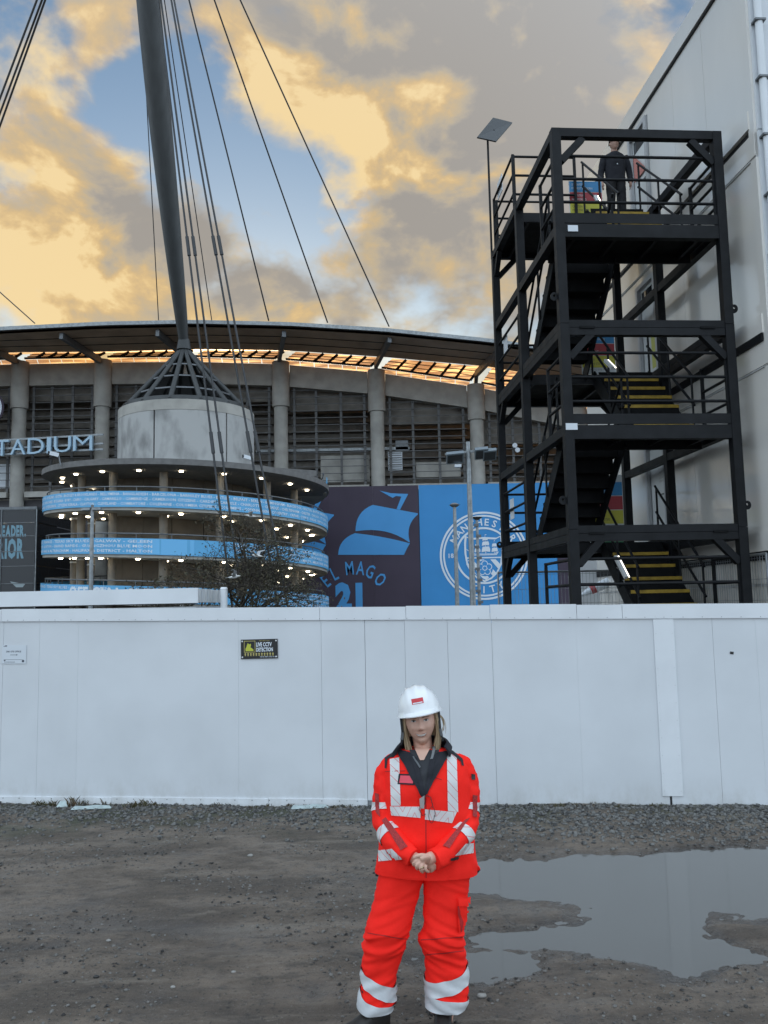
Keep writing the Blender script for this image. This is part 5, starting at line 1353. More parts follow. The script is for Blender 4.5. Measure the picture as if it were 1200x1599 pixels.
# ================================================================== PEOPLE
FABRIC = material('hi_vis_orange_red', (1.0, .024, .016), .8, spec=.15, var=.06, vscale=14, bump=.12, bscale=120)
NAVY = material('navy_cloth', (.012, .013, .020), .8, var=.2, vscale=12, bump=.1, bscale=150)
SKIN = material('skin', (.66, .40, .305), .5, var=.08, vscale=18)
HAIR = material('dark_blonde_hair', (.27, .19, .11), .5, col2=(.50, .38, .235), vscale=90, stretch=(1, 1, .08))
SILVER = material('silver_tape', (.62, .64, .66), .4, var=.10, vscale=10, bump=.08, bscale=40)
def tape():
    m = bpy.data.materials.new('reflective_tape'); m.use_nodes = True; nt = m.node_tree; N, L = nt.nodes, nt.links; b = N['Principled BSDF']
    uv = N.new('ShaderNodeUVMap'); sx = N.new('ShaderNodeSeparateXYZ'); L.new(uv.outputs[0], sx.inputs[0])
    def mm(op, a, b_=None, c=None):
        n = N.new('ShaderNodeMath'); n.operation = op
        for i, v in enumerate((a, b_, c)):
            if v is None: continue
            if isinstance(v, (int, float)): n.inputs[i].default_value = v
            else: L.new(v, n.inputs[i])
        return n.outputs[0]
    # slanting red seams, direction flipping from cell to cell
    u = sx.outputs[0]; v = sx.outputs[1]
    cell = mm('MODULO', mm('FLOOR', mm('MULTIPLY', u, .5)), 2.0); sg = mm('MULTIPLY_ADD', cell, 2.0, -1.0)
    s = mm('FRACT', mm('ADD', u, mm('MULTIPLY', mm('MULTIPLY', v, sg), .9)))
    line = mm('LESS_THAN', mm('ABSOLUTE', mm('SUBTRACT', s, .5)), .035)
    mx = N.new('ShaderNodeMix'); mx.data_type = 'RGBA'; L.new(line, mx.inputs[0]); mx.inputs[6].default_value = (.62, .615, .61, 1); mx.inputs[7].default_value = (.62, .10, .10, 1)
    L.new(mx.outputs[2], b.inputs['Base Color']); b.inputs['Roughness'].default_value = .4; return m
TAPE = tape()
def superring(c, rx, ry, n, e=2.4, ax=None):
    X, Yv = ax or (Vector((1, 0, 0)), Vector((0, 1, 0))); out = []
    for k in range(n):
        a = 2 * math.pi * k / n; ca, sa_ = math.cos(a), math.sin(a)
        out.append(c + X * (rx * math.copysign(abs(ca) ** (2 / e), ca)) + Yv * (ry * math.copysign(abs(sa_) ** (2 / e), sa_)))
    return out
def resample(rows, n):
    """rows of numbers -> n interpolated rows (Catmull-Rom)"""
    A = np.array(rows, float); m = len(A); out = []
    for i in range(n):
        t = i / (n - 1) * (m - 1); k = min(int(t), m - 2); f = t - k
        p0, p1, p2, p3 = A[max(k - 1, 0)], A[k], A[k + 1], A[min(k + 2, m - 1)]
        out.append(.5 * (2 * p1 + (p2 - p0) * f + (2 * p0 - 5 * p1 + 4 * p2 - p3) * f * f + (3 * p1 - p0 - 3 * p2 + p3) * f ** 3))
    return np.array(out)
def tube_rings(rows, n, seg):
    """rows (x,y,z,r) -> rings across the path"""
    P = resample(rows, n); rings = []; ref = None
    for i in range(n):
        p = Vector(P[i][:3]); t = Vector(P[min(i + 1, n - 1)][:3]) - Vector(P[max(i - 1, 0)][:3]); t.normalize()
        if ref is None: ref = Vector((0, -1, 0))
        x = (ref - t * ref.dot(t)).normalized(); y = t.cross(x); ref = x
        rings.append([p + x * (math.cos(2 * math.pi * k / seg) * P[i][3]) + y * (math.sin(2 * math.pi * k / seg) * P[i][3]) for k in range(seg)])
    return rings
def wrinkle(rings, amp, sc, seed=0):
    out = []
    for r in rings:
        c = sum(r, Vector()) / len(r); q = []
        for p in r:
            d = (p - c); d.normalize()
            n = noise.noise(Vector((p.x * sc[0] + seed, p.y * sc[1], p.z * sc[2]))) + .5 * noise.noise(Vector((p.x * sc[0] * 2.3, p.y * sc[1] * 2.3 + seed, p.z * sc[2] * 2.3)))
            n = (1 - abs(n) * 2.2) if True else n
            q.append(p + d * amp * n)
        out.append(q)
    return out
def bvh_of(o):
    me = o.data; off = origin_of(o); return BVHTree.FromPolygons([tuple(v.co + off) for v in me.vertices], [tuple(p.vertices) for p in me.polygons])
def head_geo(c, s, roll=0, nod=0, turn=0, seg=72, rows=64):
    """head with brow, sockets, nose, cheeks, lips, chin; face towards -Y"""
    mb = MB(); Rm = Matrix.Rotation(roll, 3, 'Y') @ Matrix.Rotation(nod, 3, 'X') @ Matrix.Rotation(turn, 3, 'Z')
    def g(x, z, cx, cz, sx, sz): return math.exp(-((x - cx) / sx) ** 2 - ((z - cz) / sz) ** 2)
    rings = []
    for i in range(rows + 1):
        ph = math.pi * (i / rows); z = -math.cos(ph); r0 = max(1e-3, math.sin(ph)); ring = []
        for k in range(seg):
            a = 2 * math.pi * k / seg; x = math.cos(a) * r0; y = math.sin(a) * r0
            jaw = max(0, -z - .05); front = max(0, -y)
            X = x * (.074 - .026 * jaw ** 1.3); Y = y * .094 + (.012 * jaw if y > 0 else 0) * -1; Z = z * .120
            if y > 0: Y = y * (.098 - .05 * jaw)
            if front > 0:
                f = min(1, front * 1.6)
                Y += f * (.007 * g(X, Z, .031, .012, .017, .012) + .007 * g(X, Z, -.031, .012, .017, .012))        # sockets
                Y -= f * .005 * (g(X, Z, .030, .034, .028, .009) + g(X, Z, -.030, .034, .028, .009))              # brow
                Y -= f * (.010 * g(X, Z, 0, .008, .008, .022) + .021 * g(X, Z, 0, -.020, .011, .014) + .007 * (g(X, Z, .013, -.025, .007, .008) + g(X, Z, -.013, -.025, .007, .008)))
                Y -= f * .007 * (g(X, Z, .040, -.022, .018, .016) + g(X, Z, -.040, -.022, .018, .016))            # cheeks
                Y -= f * (.007 * g(X, Z, 0, -.052, .024, .010) + .011 * g(X, Z, 0, -.094, .022, .018))             # mouth, chin
                Y += f * .004 * g(X, Z, 0, -.072, .024, .007)
            ring.append(c + Rm @ (Vector((X, Y, Z)) * s))
        rings.append(ring)
    mb.rings(rings, cap=True)
    for sx in (-1, 1):    # ears
        e = c + Rm @ (Vector((sx * .075, .012, -.005)) * s); mb2 = superring(e, .01 * s, .018 * s, 10)
        mb.rings([[e + Rm @ (Vector((sx * dx, .018 * q * math.cos(t * .628), .031 * q * math.sin(t * .628))) * s) for t in range(10)] for dx, q in ((-.006, .8), (.004, 1.0), (.011, .9), (.012, .3))])
    return mb, Rm
def remesh_union(mb, name, mat, par, vox=.0045, smooth_it=2):
    o = mb.build(name, mat, par); md = o.modifiers.new('union', 'REMESH'); md.mode = 'VOXEL'; md.voxel_size = vox; md.use_smooth_shade = True
    sm = o.modifiers.new('relax', 'SMOOTH'); sm.factor = .5; sm.iterations = smooth_it
    dg = bpy.context.evaluated_depsgraph_get(); dg.update(); me = bpy.data.meshes.new_from_object(o.evaluated_get(dg)); o.modifiers.clear(); old = o.data; o.data = me; bpy.data.meshes.remove(old); me.name = name
    if not me.materials: me.materials.append(mat)
    for p in me.polygons: p.use_smooth = True
    return o
def build_woman():
    Y0 = 4.52
    def pp(px, py, dy=0.0): return at(px, py, Y0 + dy)
    o0 = pp(655, 1605); base = Vector((o0.x, Y0, gz(o0.x, Y0)))
    root = thing('person', 'smiling person in orange hi-vis suit and white hard hat standing on the mud', 'person', base)
    # ------------------------------------------------ body
    hc = pp(656.5, 1124); hc.y = Y0 - .005; HS = 1.06
    body, Rm = head_geo(hc, HS, roll=R(-5), nod=R(3), turn=R(-3))
    def px_rows(rows): return [(*pp(a, b, dy), r) for a, b, dy, r in rows]
    body.rings(tube_rings(px_rows([(659, 1150, .02, .050), (661, 1166, .025, .050), (662, 1185, .03, .058), (662, 1200, .03, .075)]), 10, 24))
    tz = [(1192, 40, .07), (1230, 44, .085), (1290, 40, .085), (1340, 44, .09), (1366, 46, .09)]
    body.rings([superring(pp(664, y, .01), w * .0034, d, 24) for y, w, d in tz])
    LA = [(616, 1200, .015, .036), (602, 1234, .0, .040), (598, 1268, -.02, .040), (608, 1302, -.09, .036), (634, 1331, -.17, .032), (655, 1344, -.215, .028)]
    RA = [(714, 1199, .015, .036), (729, 1234, .0, .040), (733, 1268, -.02, .040), (720, 1304, -.10, .036), (692, 1331, -.19, .032), (669, 1341, -.245, .028)]
    for A in (LA, RA): body.rings(tube_rings(px_rows(A), 24, 16))
    for (rows) in ([(632, 1366, .0, .06), (612, 1460, -.01, .055), (592, 1560, .02, .045), (586, 1596, .03, .04)], [(694, 1366, 0, .06), (692, 1460, -.02, .055), (697, 1560, .02, .045), (694, 1596, .02, .04)]):
        body.rings(tube_rings(px_rows(rows), 16, 16))
    # hands: palms, four unequal bent fingers each, thumbs from the side of the palm
    def chain(pts, r0, r1):
        rows = [(*pp(a, b, dy), r0 + (r1 - r0) * i / (len(pts) - 1)) for i, (a, b, dy) in enumerate(pts)]
        rr = tube_rings(rows, 9, 10); tip = Vector(rows[-1][:3]); d = (tip - Vector(rows[-2][:3])).normalized()
        rr.append([tip + d * r1 * .7 + (p - tip) * .45 for p in rr[-1]]); body.rings(rr)
    def palm(a, b, w0, w1, th, nx=Vector((1, 0, .9))):
        A, B = pp(*a), pp(*b); d = (B - A).normalized(); x = (nx - d * nx.dot(d)).normalized(); y = d.cross(x)
        body.rings([superring(A + (B - A) * f, w, t, 18, 2.6, (x, y)) for f, w, t in ((0, w0 * .8, th), (.3, w0, th * 1.1), (.7, w1, th), (1, w1 * .9, th * .8))])
    palm((671, 1338, -.235), (656, 1347, -.262), .030, .040, .014)
    chain([(656, 1340.5, -.262), (650, 1344.5, -.272), (646.2, 1348.5, -.262), (647, 1351, -.245)], .0098, .0078)
    chain([(657.5, 1344.5, -.266), (652.5, 1350, -.278), (651, 1354.5, -.268), (653, 1357, -.248)], .0102, .008)
    chain([(661, 1348, -.266), (657.5, 1354.5, -.279), (658.5, 1360, -.268), (661, 1361.5, -.248)], .0100, .0078)
    chain([(666, 1350.5, -.262), (664.5, 1356.5, -.272), (667.5, 1360.5, -.262), (670, 1361, -.246)], .0088, .0068)
    chain([(668, 1337.5, -.252), (661, 1335.5, -.268), (653.5, 1336, -.274), (647, 1338.8, -.268)], .0115, .0085)
    palm((652, 1344, -.20), (668, 1352, -.225), .032, .036, .014)
    for dy_, x1, y1 in ((-.228, 683, 1352), (-.224, 681, 1356), (-.220, 677, 1359), (-.216, 673, 1361)):
        chain([(668, (1350 + y1) / 2 - 1, dy_), (675, y1 - 2.5, dy_ - .012), (x1, y1, dy_ - .004)], .0092, .0072)
    chain([(658, 1340, -.225), (664, 1336.5, -.245), (668, 1334.5, -.252)], .011, .009)
    bo = remesh_union(body, 'body', SKIN, root, .0036, 2)
    bb = bvh_of(bo)
    # ------------------------------------------------ face
    F = lambda x, z: hc + Rm @ (Vector((x, -.2, z)) * HS)
    fdir = (Rm @ Vector((0, 1, 0))).normalized()
    def face_patch(name, outline, mat, off=.0012, par=bo):
        mb = MB(); pts = []
        for x, z in outline:
            h = bb.ray_cast(F(x, z), fdir, .6)[0]
            pts.append((h if h is not None else F(x, z) + fdir * .1 * HS) - fdir * off)
        cx = sum((p for p in pts), Vector()) / len(pts); h = bb.ray_cast(cx - fdir * .2, fdir, .6)[0]
        ce = (h - fdir * (off + .0006)) if h is not None else cx
        n = len(pts); mb.add(pts + [ce], [(i, (i + 1) % n, n) for i in range(n)]); return mb.build(name, mat, par, smooth=80)
    LIP = material('lips', (.42, .20, .165), .5); TEETH = material('teeth', (.85, .82, .77), .3); BROW = material('eyebrow', (.12, .075, .045), .7); EYEW = material('eye_white', (.50, .48, .46), .25); IRIS = material('iris', (.05, .045, .04), .2); LID = material('eyelid_line', (.07, .04, .03), .6)
    mz = -.0545
    up_ = [(-.031, mz + .0085), (-.016, mz + .0068), (-.004, mz + .0068), (0, mz + .0058), (.004, mz + .0068), (.016, mz + .0068), (.031, mz + .0085), (.016, mz + .0032), (0, mz + .0014), (-.016, mz + .0032)]
    lo_ = [(-.031, mz + .0085), (-.016, mz - .0052), (0, mz - .0085), (.016, mz - .0052), (.031, mz + .0085), (.018, mz - .0085), (0, mz - .0135), (-.018, mz - .0085)]
    te = [(-.027, mz + .0068), (-.015, mz + .0036), (0, mz + .002), (.015, mz + .0036), (.027, mz + .0068), (.0155, mz - .0048), (0, mz - .0082), (-.0155, mz - .0048)]
    face_patch('teeth', te, TEETH, .0030)
    mb = MB()
    def lip(name, pts, k):
        mb = MB(); q = []
        for x, z in pts:
            h = bb.ray_cast(F(x, z), fdir, .6)[0]; q.append(h - fdir * .0024)
        n = len(q) // 2
        mb.add(q, [tuple(range(len(q)))] if k else [tuple(range(len(q)))]); return mb.build(name, LIP, bo)
    lip('upper_lip', up_, 0)
    mb = MB(); tops = lo_[:5]; bots = [lo_[0], lo_[7], lo_[6], lo_[5], lo_[4]]; q = []
    for x, z in tops + bots:
        h = bb.ray_cast(F(x, z), fdir, .6)[0]; q.append(h - fdir * .0024)
    mb.add(q, [(i, i + 1, 6 + i, 5 + i) for i in range(4)]); mb.build('lower_lip', LIP, bo)
    for s in (-1, 1):
        ex = s * .0305; ez = .012
        ew = [(ex + .0135 * math.cos(t * math.pi / 6), ez + .0048 * math.sin(t * math.pi / 6)) for t in range(12)]
        e = face_patch('eye', ew, EYEW, .0012)
        face_patch('iris', [(ex + .0052 * math.cos(t * math.pi / 4), ez + .0003 + .0048 * math.sin(t * math.pi / 4)) for t in range(8)], IRIS, .0024, e)
        lid = [(ex - .0145, ez + .001), (ex - .007, ez + .0058), (ex, ez + .0072), (ex + .007, ez + .0058), (ex + .0145, ez + .001), (ex + .007, ez + .0036), (ex, ez + .0046), (ex - .007, ez + .0036)]
        mb = MB(); q = []
        for x, z in lid[:5] + [lid[0], lid[7], lid[6], lid[5], lid[4]]:
            h = bb.ray_cast(F(x, z), fdir, .6)[0]; q.append(h - fdir * .0028)
        mb.add(q, [(i, i + 1, 6 + i, 5 + i) for i in range(4)]); mb.build('eyelid', LID, bo)
        br = [(ex - .017, ez + .016), (ex - .006, ez + .0195), (ex + .006, ez + .0195), (ex + .017, ez + .016), (ex + .017, ez + .014), (ex + .006, ez + .0158), (ex - .006, ez + .0158), (ex - .017, ez + .0135)]
        face_patch('eyebrow', br, BROW, .0018)
        for sgn in (1,):
            nz_ = [(s * .006 + .0028 * math.cos(t * 1.05), -.0315 + .0016 * math.sin(t * 1.05)) for t in range(6)]
            face_patch('nostril', nz_, LID, .0012)
    # ------------------------------------------------ hair
    hm = MB(); rs = random.Random(2)
    def strand(a, b, c, r):
        A, B, C_ = a, b, c; pts = [A * (1 - t) ** 2 + B * 2 * t * (1 - t) + C_ * t * t for t in [i / 7 for i in range(8)]]
        hm.tube(pts, [r * (1 - .55 * i / 7) for i in range(8)], 5)
    for s in (-1, 1):
        for i in range(64):
            f = rs.random(); q = rs.random()
            a = hc + Rm @ (Vector((s * (.064 + .020 * q), -.030 + .100 * f, .050)) * HS)
            b = hc + Rm @ (Vector((s * (.078 + .020 * q + (.010 if s > 0 else .004)), -.030 + .095 * f, -.04)) * HS)
            e = hc + Rm @ (Vector((s * (.052 + .030 * q), -.045 + .085 * f + .01 * q, -.125 - .075 * rs.random() ** 1.5 - (.015 if s < 0 else 0))) * HS)
            strand(a, b, e, .0062)
    for i in range(70):
        x = (rs.random() - .5) * .15
        a = hc + Rm @ (Vector((x, .085, .04)) * HS); b = hc + Rm @ (Vector((x * 1.1, .115, -.05)) * HS); e = hc + Rm @ (Vector((x * 1.0, .10, -.165)) * HS); strand(a, b, e, .010)
    for i in range(9):   # wisps blown loose on the right
        a = hc + Rm @ (Vector((.078, .0, .03)) * HS); b = hc + Rm @ (Vector((.12 + .02 * rs.random(), .0, .0)) * HS); e = hc + Rm @ (Vector((.098 + .02 * rs.random(), .0, -.055 - .03 * rs.random())) * HS); strand(a, b, e, .0018)
    hm.build('hair', HAIR, root, smooth=80)
    # ------------------------------------------------ hard hat
    hat_c = hc + Rm @ (Vector((0, -.006, .048)) * HS); Hm = Matrix.Rotation(R(-9), 3, 'Y') @ Matrix.Rotation(R(-4), 3, 'X')
    HATM = material('white_shell', (.80, .81, .82), .22, var=.03, coat=.4)
    hat = thing('hard_hat', None, None); hat.parent = root
    mb = MB(); rings = []; seg = 64
    for i in range(23):
        ph = i / 22 * math.pi / 2; cz = math.sin(ph); cr = math.cos(ph); ring = []
        for k in range(seg):
            a = 2 * math.pi * k / seg; x = .108 * math.cos(a) * cr ** .85; y = .136 * math.sin(a) * cr ** .85; z = .128 * cz ** .95
            ridge = .006 * (math.exp(-(x / .018) ** 2) + .7 * math.exp(-((abs(x) - .048) / .010) ** 2)) * (1 if z > .045 else max(0, (z - .02) / .025))
            p = Vector((x, y, z)); p = p + p.normalized() * ridge; ring.append(hat_c + Hm @ p)
        rings.append(ring)
    rings = rings[:-1] + [[rings[-1][0] * 0 + hat_c + Hm @ Vector((0, 0, .134))] * seg] if False else rings
    low = []
    for k in range(seg):
        a = 2 * math.pi * k / seg; fr = max(0, -math.sin(a)) ** 2
        low.append(hat_c + Hm @ Vector((.118 * math.cos(a), .146 * math.sin(a) - .036 * fr, -.012 - .004 * fr)))
    low2 = [p - ZV * .005 for p in low]; inn = [hat_c + Hm @ Vector((.104 * math.cos(2 * math.pi * k / seg), .13 * math.sin(2 * math.pi * k / seg), -.008)) for k in range(seg)]
    inn2 = [hat_c + Hm @ Vector((.09 * math.cos(2 * math.pi * k / seg), .115 * math.sin(2 * math.pi * k / seg), .06)) for k in range(seg)]
    mb.rings([inn2, inn, low2, low] + rings, cap=True); mb.build('shell', HATM, hat, smooth=50)
    hb = BVHTree.FromPolygons([Vector(v) for v in mb.v], mb.f)
    def hat_patch(name, x0, x1, z0, z1, mat, off):
        m2 = MB(); n, m_ = 8, 4; pts = []
        for j in range(m_ + 1):
            for i in range(n + 1):
                q = hat_c + Hm @ Vector((x0 + (x1 - x0) * i / n, -.4, z0 + (z1 - z0) * j / m_)); h = hb.ray_cast(q, Hm @ Vector((0, 1, 0)), 1)[0]; pts.append(h - Hm @ Vector((0, off, 0)))
        m2.add(pts, [(j * (n + 1) + i, j * (n + 1) + i + 1, (j + 1) * (n + 1) + i + 1, (j + 1) * (n + 1) + i) for j in range(m_) for i in range(n)]); return m2.build(name, mat, hat, smooth=80)
    hat_patch('sticker', -.032, .028, .040, .068, material('red_hat_sticker', (.55, .03, .04), .4), .0012)
    hat_patch('sticker_print', -.027, .022, .043, .048, PRINTW, .002)
    # chin strap and side clips
    for s, lab in ((-1, 0), (1, 0)):
        a = hat_c + Hm @ Vector((s * .100, -.015, -.01)); b = hc + Rm @ (Vector((s * .092, -.03, -.045)) * HS); c = hc + Rm @ (Vector((s * (.105 if s < 0 else .10), -.03, -.105)) * HS)
        m2 = MB(); m2.beam(a, b, .012, .018, (0, 1, 0)); m2.build('strap', BLACK, hat)
        m2 = MB(); m2.beam(b, b + (c - b) * .55, .014, .024, (0, 1, 0)); m2.build('buckle', GREYM, hat)
        m2 = MB(); m2.beam(b + (c - b) * .56, c, .010, .016, (0, 1, 0)); m2.build('strap_end', BLACK, hat)
    # ------------------------------------------------ jacket
    jk = MB()
    tor = [(1168, 630, 694, .075, .03), (1174, 618, 706, .088, .025), (1182, 607, 720, .098, .02), (1196, 601, 729, .112, .01), (1225, 599, 733, .128, .0), (1262, 598, 736, .135, 0), (1300, 596, 738, .138, 0), (1335, 592, 739, .142, 0), (1360, 590, 741, .148, 0), (1374, 589, 742, .150, 0)]
    rows = resample(tor, 64); rings = []; wp = .00342
    for y, a, b, d, dy in rows:
        ff = 1 - d / 4.52 * np.clip((y - 1190) / 120, 0, 1); c = pp((a + b) / 2, 940 + (y - 940) * ff, dy); rings.append(superring(c, (b - a) / 2 * wp * (.985 + .0 * ff), d, 88, 2.5))
    rings = wrinkle(wrinkle(rings, .0075, (4.5, 4.5, 6), 3), .003, (13, 13, 9), 8)
    # soft hem folded in
    last = rings[-1]; c = sum(last, Vector()) / len(last); rings.append([c + (p - c) * .93 + ZV * .012 for p in last])
    for i, ring in enumerate(rings[-3:-1]):     # hem sags a little to the right
        for p in ring: p.z -= .010 * (p.x - c.x) / .25
    jk.rings(rings, cap=True)
    sl = []
    LS = [(618, 1186, .02, .036), (607, 1200, .012, .053), (601, 1228, .0, .056), (600, 1258, -.012, .055), (602, 1286, -.055, .056), (614, 1311, -.120, .053), (632, 1331, -.180, .048), (645, 1340, -.205, .0455)]
    RS = [(710, 1184, .02, .036), (722, 1198, .012, .053), (730, 1228, .0, .056), (731, 1258, -.012, .055), (728, 1288, -.060, .056), (713, 1313, -.130, .053), (694, 1333, -.195, .049), (677, 1342, -.232, .047)]
    for k, S in enumerate((LS, RS)):
        rr = wrinkle(tube_rings(px_rows(S), 60, 40), .0085, (7, 7, 13), 11 + k * 7); sl.append(rr)
        e = rr[-1]; ce = sum(e, Vector()) / len(e); jk.rings(rr + [[ce + (p - ce) * .80 for p in e]], cap=True)
    jo = jk.build('jacket', FABRIC, root, smooth=70)
    jb = bvh_of(jo)
    def hit(px, py, off=.004, tree=None):
        d = ray(px, py).normalized(); h, n, _, _ = (tree or jb).ray_cast(EYE, d, 20)
        return (h + n * off * (1 if n.dot(d) < 0 else -1)) if h is not None else None
    def patch(name, quad, mat, n=10, m_=4, off=.004, par=jo, uvs=(6, 1), tree=None):
        """quad: four photo points a b c d (a-b first edge, d-c the opposite) laid on the cloth"""
        a, b, c, d = [Vector((*q, 0)) for q in quad]; pts = []; uv = []
        for j in range(m_ + 1):
            for i in range(n + 1):
                u, v = i / n, j / m_; q = (a * (1 - u) + b * u) * (1 - v) + (d * (1 - u) + c * u) * v
                h = hit(q.x, q.y, off, tree); pts.append(h); uv.append((u * uvs[0], v * uvs[1]))
        mb = MB(); idx = {}; vs = []; uu = []
        for k, p in enumerate(pts):
            if p is not None: idx[k] = len(vs); vs.append(p); uu.append(uv[k])
        fs = []
        for j in range(m_):
            for i in range(n):
                f = [j * (n + 1) + i, j * (n + 1) + i + 1, (j + 1) * (n + 1) + i + 1, (j + 1) * (n + 1) + i]
                if all(k in idx for k in f):
                    P = [vs[idx[k]] for k in f]
                    if max((P[x] - P[(x + 1) % 4]).length for x in range(4)) < .06: fs.append([idx[k] for k in f])
        if not fs: return None
        mb.add(vs, fs); mb.uv = uu; return mb.build(name, mat, par, smooth=80)
    # chest braces, waist band, hem band
    patch('reflective_band', [(609.5, 1186), (624, 1183), (626.5, 1258), (611.5, 1258)], TAPE, 4, 26, uvs=(1, 5))
    patch('reflective_band', [(698, 1178), (713, 1179), (715.5, 1268), (699.5, 1266)], TAPE, 4, 26, uvs=(1, 6))
    patch('reflective_band', [(610, 1259), (657, 1259.5), (657, 1277), (612, 1273)], TAPE, 18, 5, uvs=(5, 1))
    patch('reflective_band', [(664, 1263.5), (713, 1268), (706, 1285), (664, 1279.5)], TAPE, 18, 5, uvs=(5, 1))
    patch('reflective_band', [(592, 1328), (613, 1325), (629, 1341), (592, 1345)], TAPE, 14, 5, uvs=(3, 1))
    patch('reflective_band', [(739, 1316.5), (727, 1317), (710, 1336), (739, 1332)], TAPE, 14, 5, uvs=(3, 1))
    # sleeve bands all round the sleeves
    def sleeve_band(rr, v0, v1, mat, name='sleeve_band', slope=0.0, u=6, par=jo, off=.004):
        n = len(rr) - 1; seg = len(rr[0]); pts = []; uv = []; m_ = 5
        def S(v, k):
            v = min(max(v, 0), 1) * n; i = min(int(v), n - 1); f = v - i; p = rr[i][k % seg].lerp(rr[i + 1][k % seg], f); c = (sum(rr[i], Vector()) / seg).lerp(sum(rr[i + 1], Vector()) / seg, f)
            return p + (p - c).normalized() * off
        for j in range(m_ + 1):
            for k in range(seg + 1):
                v = v0 + (v1 - v0) * j / m_ + (slope(k / seg) if callable(slope) else 0); pts.append(S(v, k)); uv.append((k / seg * u, j / m_))
        mb = MB(); mb.add(pts, [(j * (seg + 1) + k, j * (seg + 1) + k + 1, (j + 1) * (seg + 1) + k + 1, (j + 1) * (seg + 1) + k) for j in range(m_) for k in range(seg)]); mb.uv = uv
        return mb.build(name, mat, par, smooth=80)
    sleeve_band(sl[0], .40, .475, TAPE); sleeve_band(sl[1], .40, .475, TAPE)
    sleeve_band(sl[0], .62, .69, TAPE); sleeve_band(sl[1], .62, .69, TAPE)
    DKR = material('dark_red_print', (.22, .022, .022), .8, col2=(.42, .03, .03), vscale=220, thresh=(.42, .58))
    patch('grip_patch', [(596.5, 1281), (602.5, 1277), (637, 1323), (626, 1328)], DKR, 4, 16, off=.006)
    patch('grip_patch', [(733.5, 1277), (727, 1280), (692, 1322), (702, 1325)], DKR, 4, 16, off=.006)
    patch('grip_patch', [(587, 1238), (592.5, 1239), (594, 1276), (588, 1268)], DKR, 3, 10, off=.006)
    patch('grip_patch', [(738, 1241), (745, 1242), (744, 1276), (738, 1274)], DKR, 3, 10, off=.006)
    # zip, pocket badge, shoulder piping, small tabs
    SEAM = material('seam_thread', (.42, .012, .012), .8)  # darker red thread for zip and seams
    patch('zip', [(664.6, 1246), (666.2, 1246), (666.6, 1371), (665, 1371)], SEAM, 1, 40, off=.003)
    patch('badge_pocket', [(623.5, 1208.5), (649.5, 1209), (647.5, 1226), (621.5, 1224.5)], NAVY, 8, 6, off=.005)
    patch('badge_card', [(626.5, 1211), (647, 1211.5), (645.5, 1223.5), (624.5, 1222.5)], material('badge_pink', (.75, .06, .10), .4), 8, 6, off=.008)
    patch('shoulder_piping', [(602, 1184), (607, 1182), (604.5, 1200), (601.5, 1200)], NAVY, 3, 6, off=.005)
    patch('shoulder_piping', [(616, 1175), (622, 1178), (606, 1186), (602, 1184)], NAVY, 8, 3, off=.006)
    patch('shoulder_piping', [(700, 1174), (706, 1173), (722, 1186), (719, 1189)], NAVY, 8, 3, off=.006)
    patch('shoulder_piping', [(718.5, 1188), (722, 1186), (724, 1196), (721, 1196)], NAVY, 3, 6, off=.006)
    patch('arm_badge', [(735.5, 1208), (741, 1209), (741.5, 1218), (736, 1217.5)], BLACK, 4, 4, off=.006)
    patch('hem_tab', [(703, 1340), (714.5, 1336), (715.5, 1341), (702.5, 1343.5)], BLACK, 6, 3, off=.008)
    patch('pocket_seam', [(602, 1204), (633, 1203), (633, 1204.4), (602, 1205.2)], SEAM, 10, 1, off=.004)
    patch('pocket_seam', [(676, 1212), (690, 1217), (689.5, 1218.2), (676, 1213.4)], SEAM, 6, 1, off=.004)
    mb = MB(); a = pp(741, 1352, -.02); b = pp(750.5, 1357, -.02); mb.prism([a, pp(746, 1351.5, -.02), b, pp(746, 1362, -.01), pp(741, 1366, 0)], (0, .03, 0)); mb.build('side_tab', FABRIC, jo)
    mb = MB(); mb.prism([pp(741, 1362, -.022), pp(746, 1361, -.022), b + Vector((0, -.003, -.004)), pp(748, 1361.5, -.022), pp(743, 1368, -.022)], (0, .02, 0)); mb.build('tab_lining', NAVY, jo)
    mb = MB(); mb.prism([pp(592, 1352, .0), pp(588, 1360, .0), pp(586.5, 1368, 0), pp(591, 1369, 0)], (0, .03, 0)); mb.build('side_tab', NAVY, jo)
    # open collar: navy lined stand-up collar that falls open to a V, dark shirt inside
    col = MB(); prof = []
    CK = [  # angle from the back (deg), base px/py/dy, top px/py/dy
        (612, 1183, -.085, 622, 1166, -.060), (617, 1176, -.04, 627, 1160, -.035), (624, 1170, .02, 633, 1153, .0), (640, 1165, .075, 642, 1150, .06), (662, 1163, .095, 662, 1148, .085), (684, 1164, .075, 684, 1149, .06), (698, 1168, .02, 695, 1153, .0), (705, 1173, -.04, 699, 1159, -.035), (704, 1182, -.09, 695, 1166, -.07)]
    A = resample(CK, 40); outer = [pp(q[0], q[1], q[2]) for q in A]; topp = [pp(q[3], q[4], q[5]) for q in A]
    cc = sum(outer, Vector()) / len(outer)
    ringsC = []
    for i in range(40):
        d = (outer[i] - cc); d.z = 0; d.normalize(); m1 = (outer[i] + topp[i]) / 2 + d * .012
        ringsC.append([outer[i], m1 + d * .004, topp[i] + d * .006, topp[i] - d * .006, m1 - d * .012, outer[i] - d * .014])
    col.rings(ringsC, cap=True); col.build('collar', NAVY, jo, smooth=60)
    # lapels: dark lining folded back either side of the neck opening
    patch('lapel', [(619, 1172), (640, 1176), (662, 1240), (658, 1243)], NAVY, 10, 22, off=.010)
    patch('lapel', [(640, 1176), (652, 1184), (665, 1244), (659, 1243)], NAVY, 8, 22, off=.012)
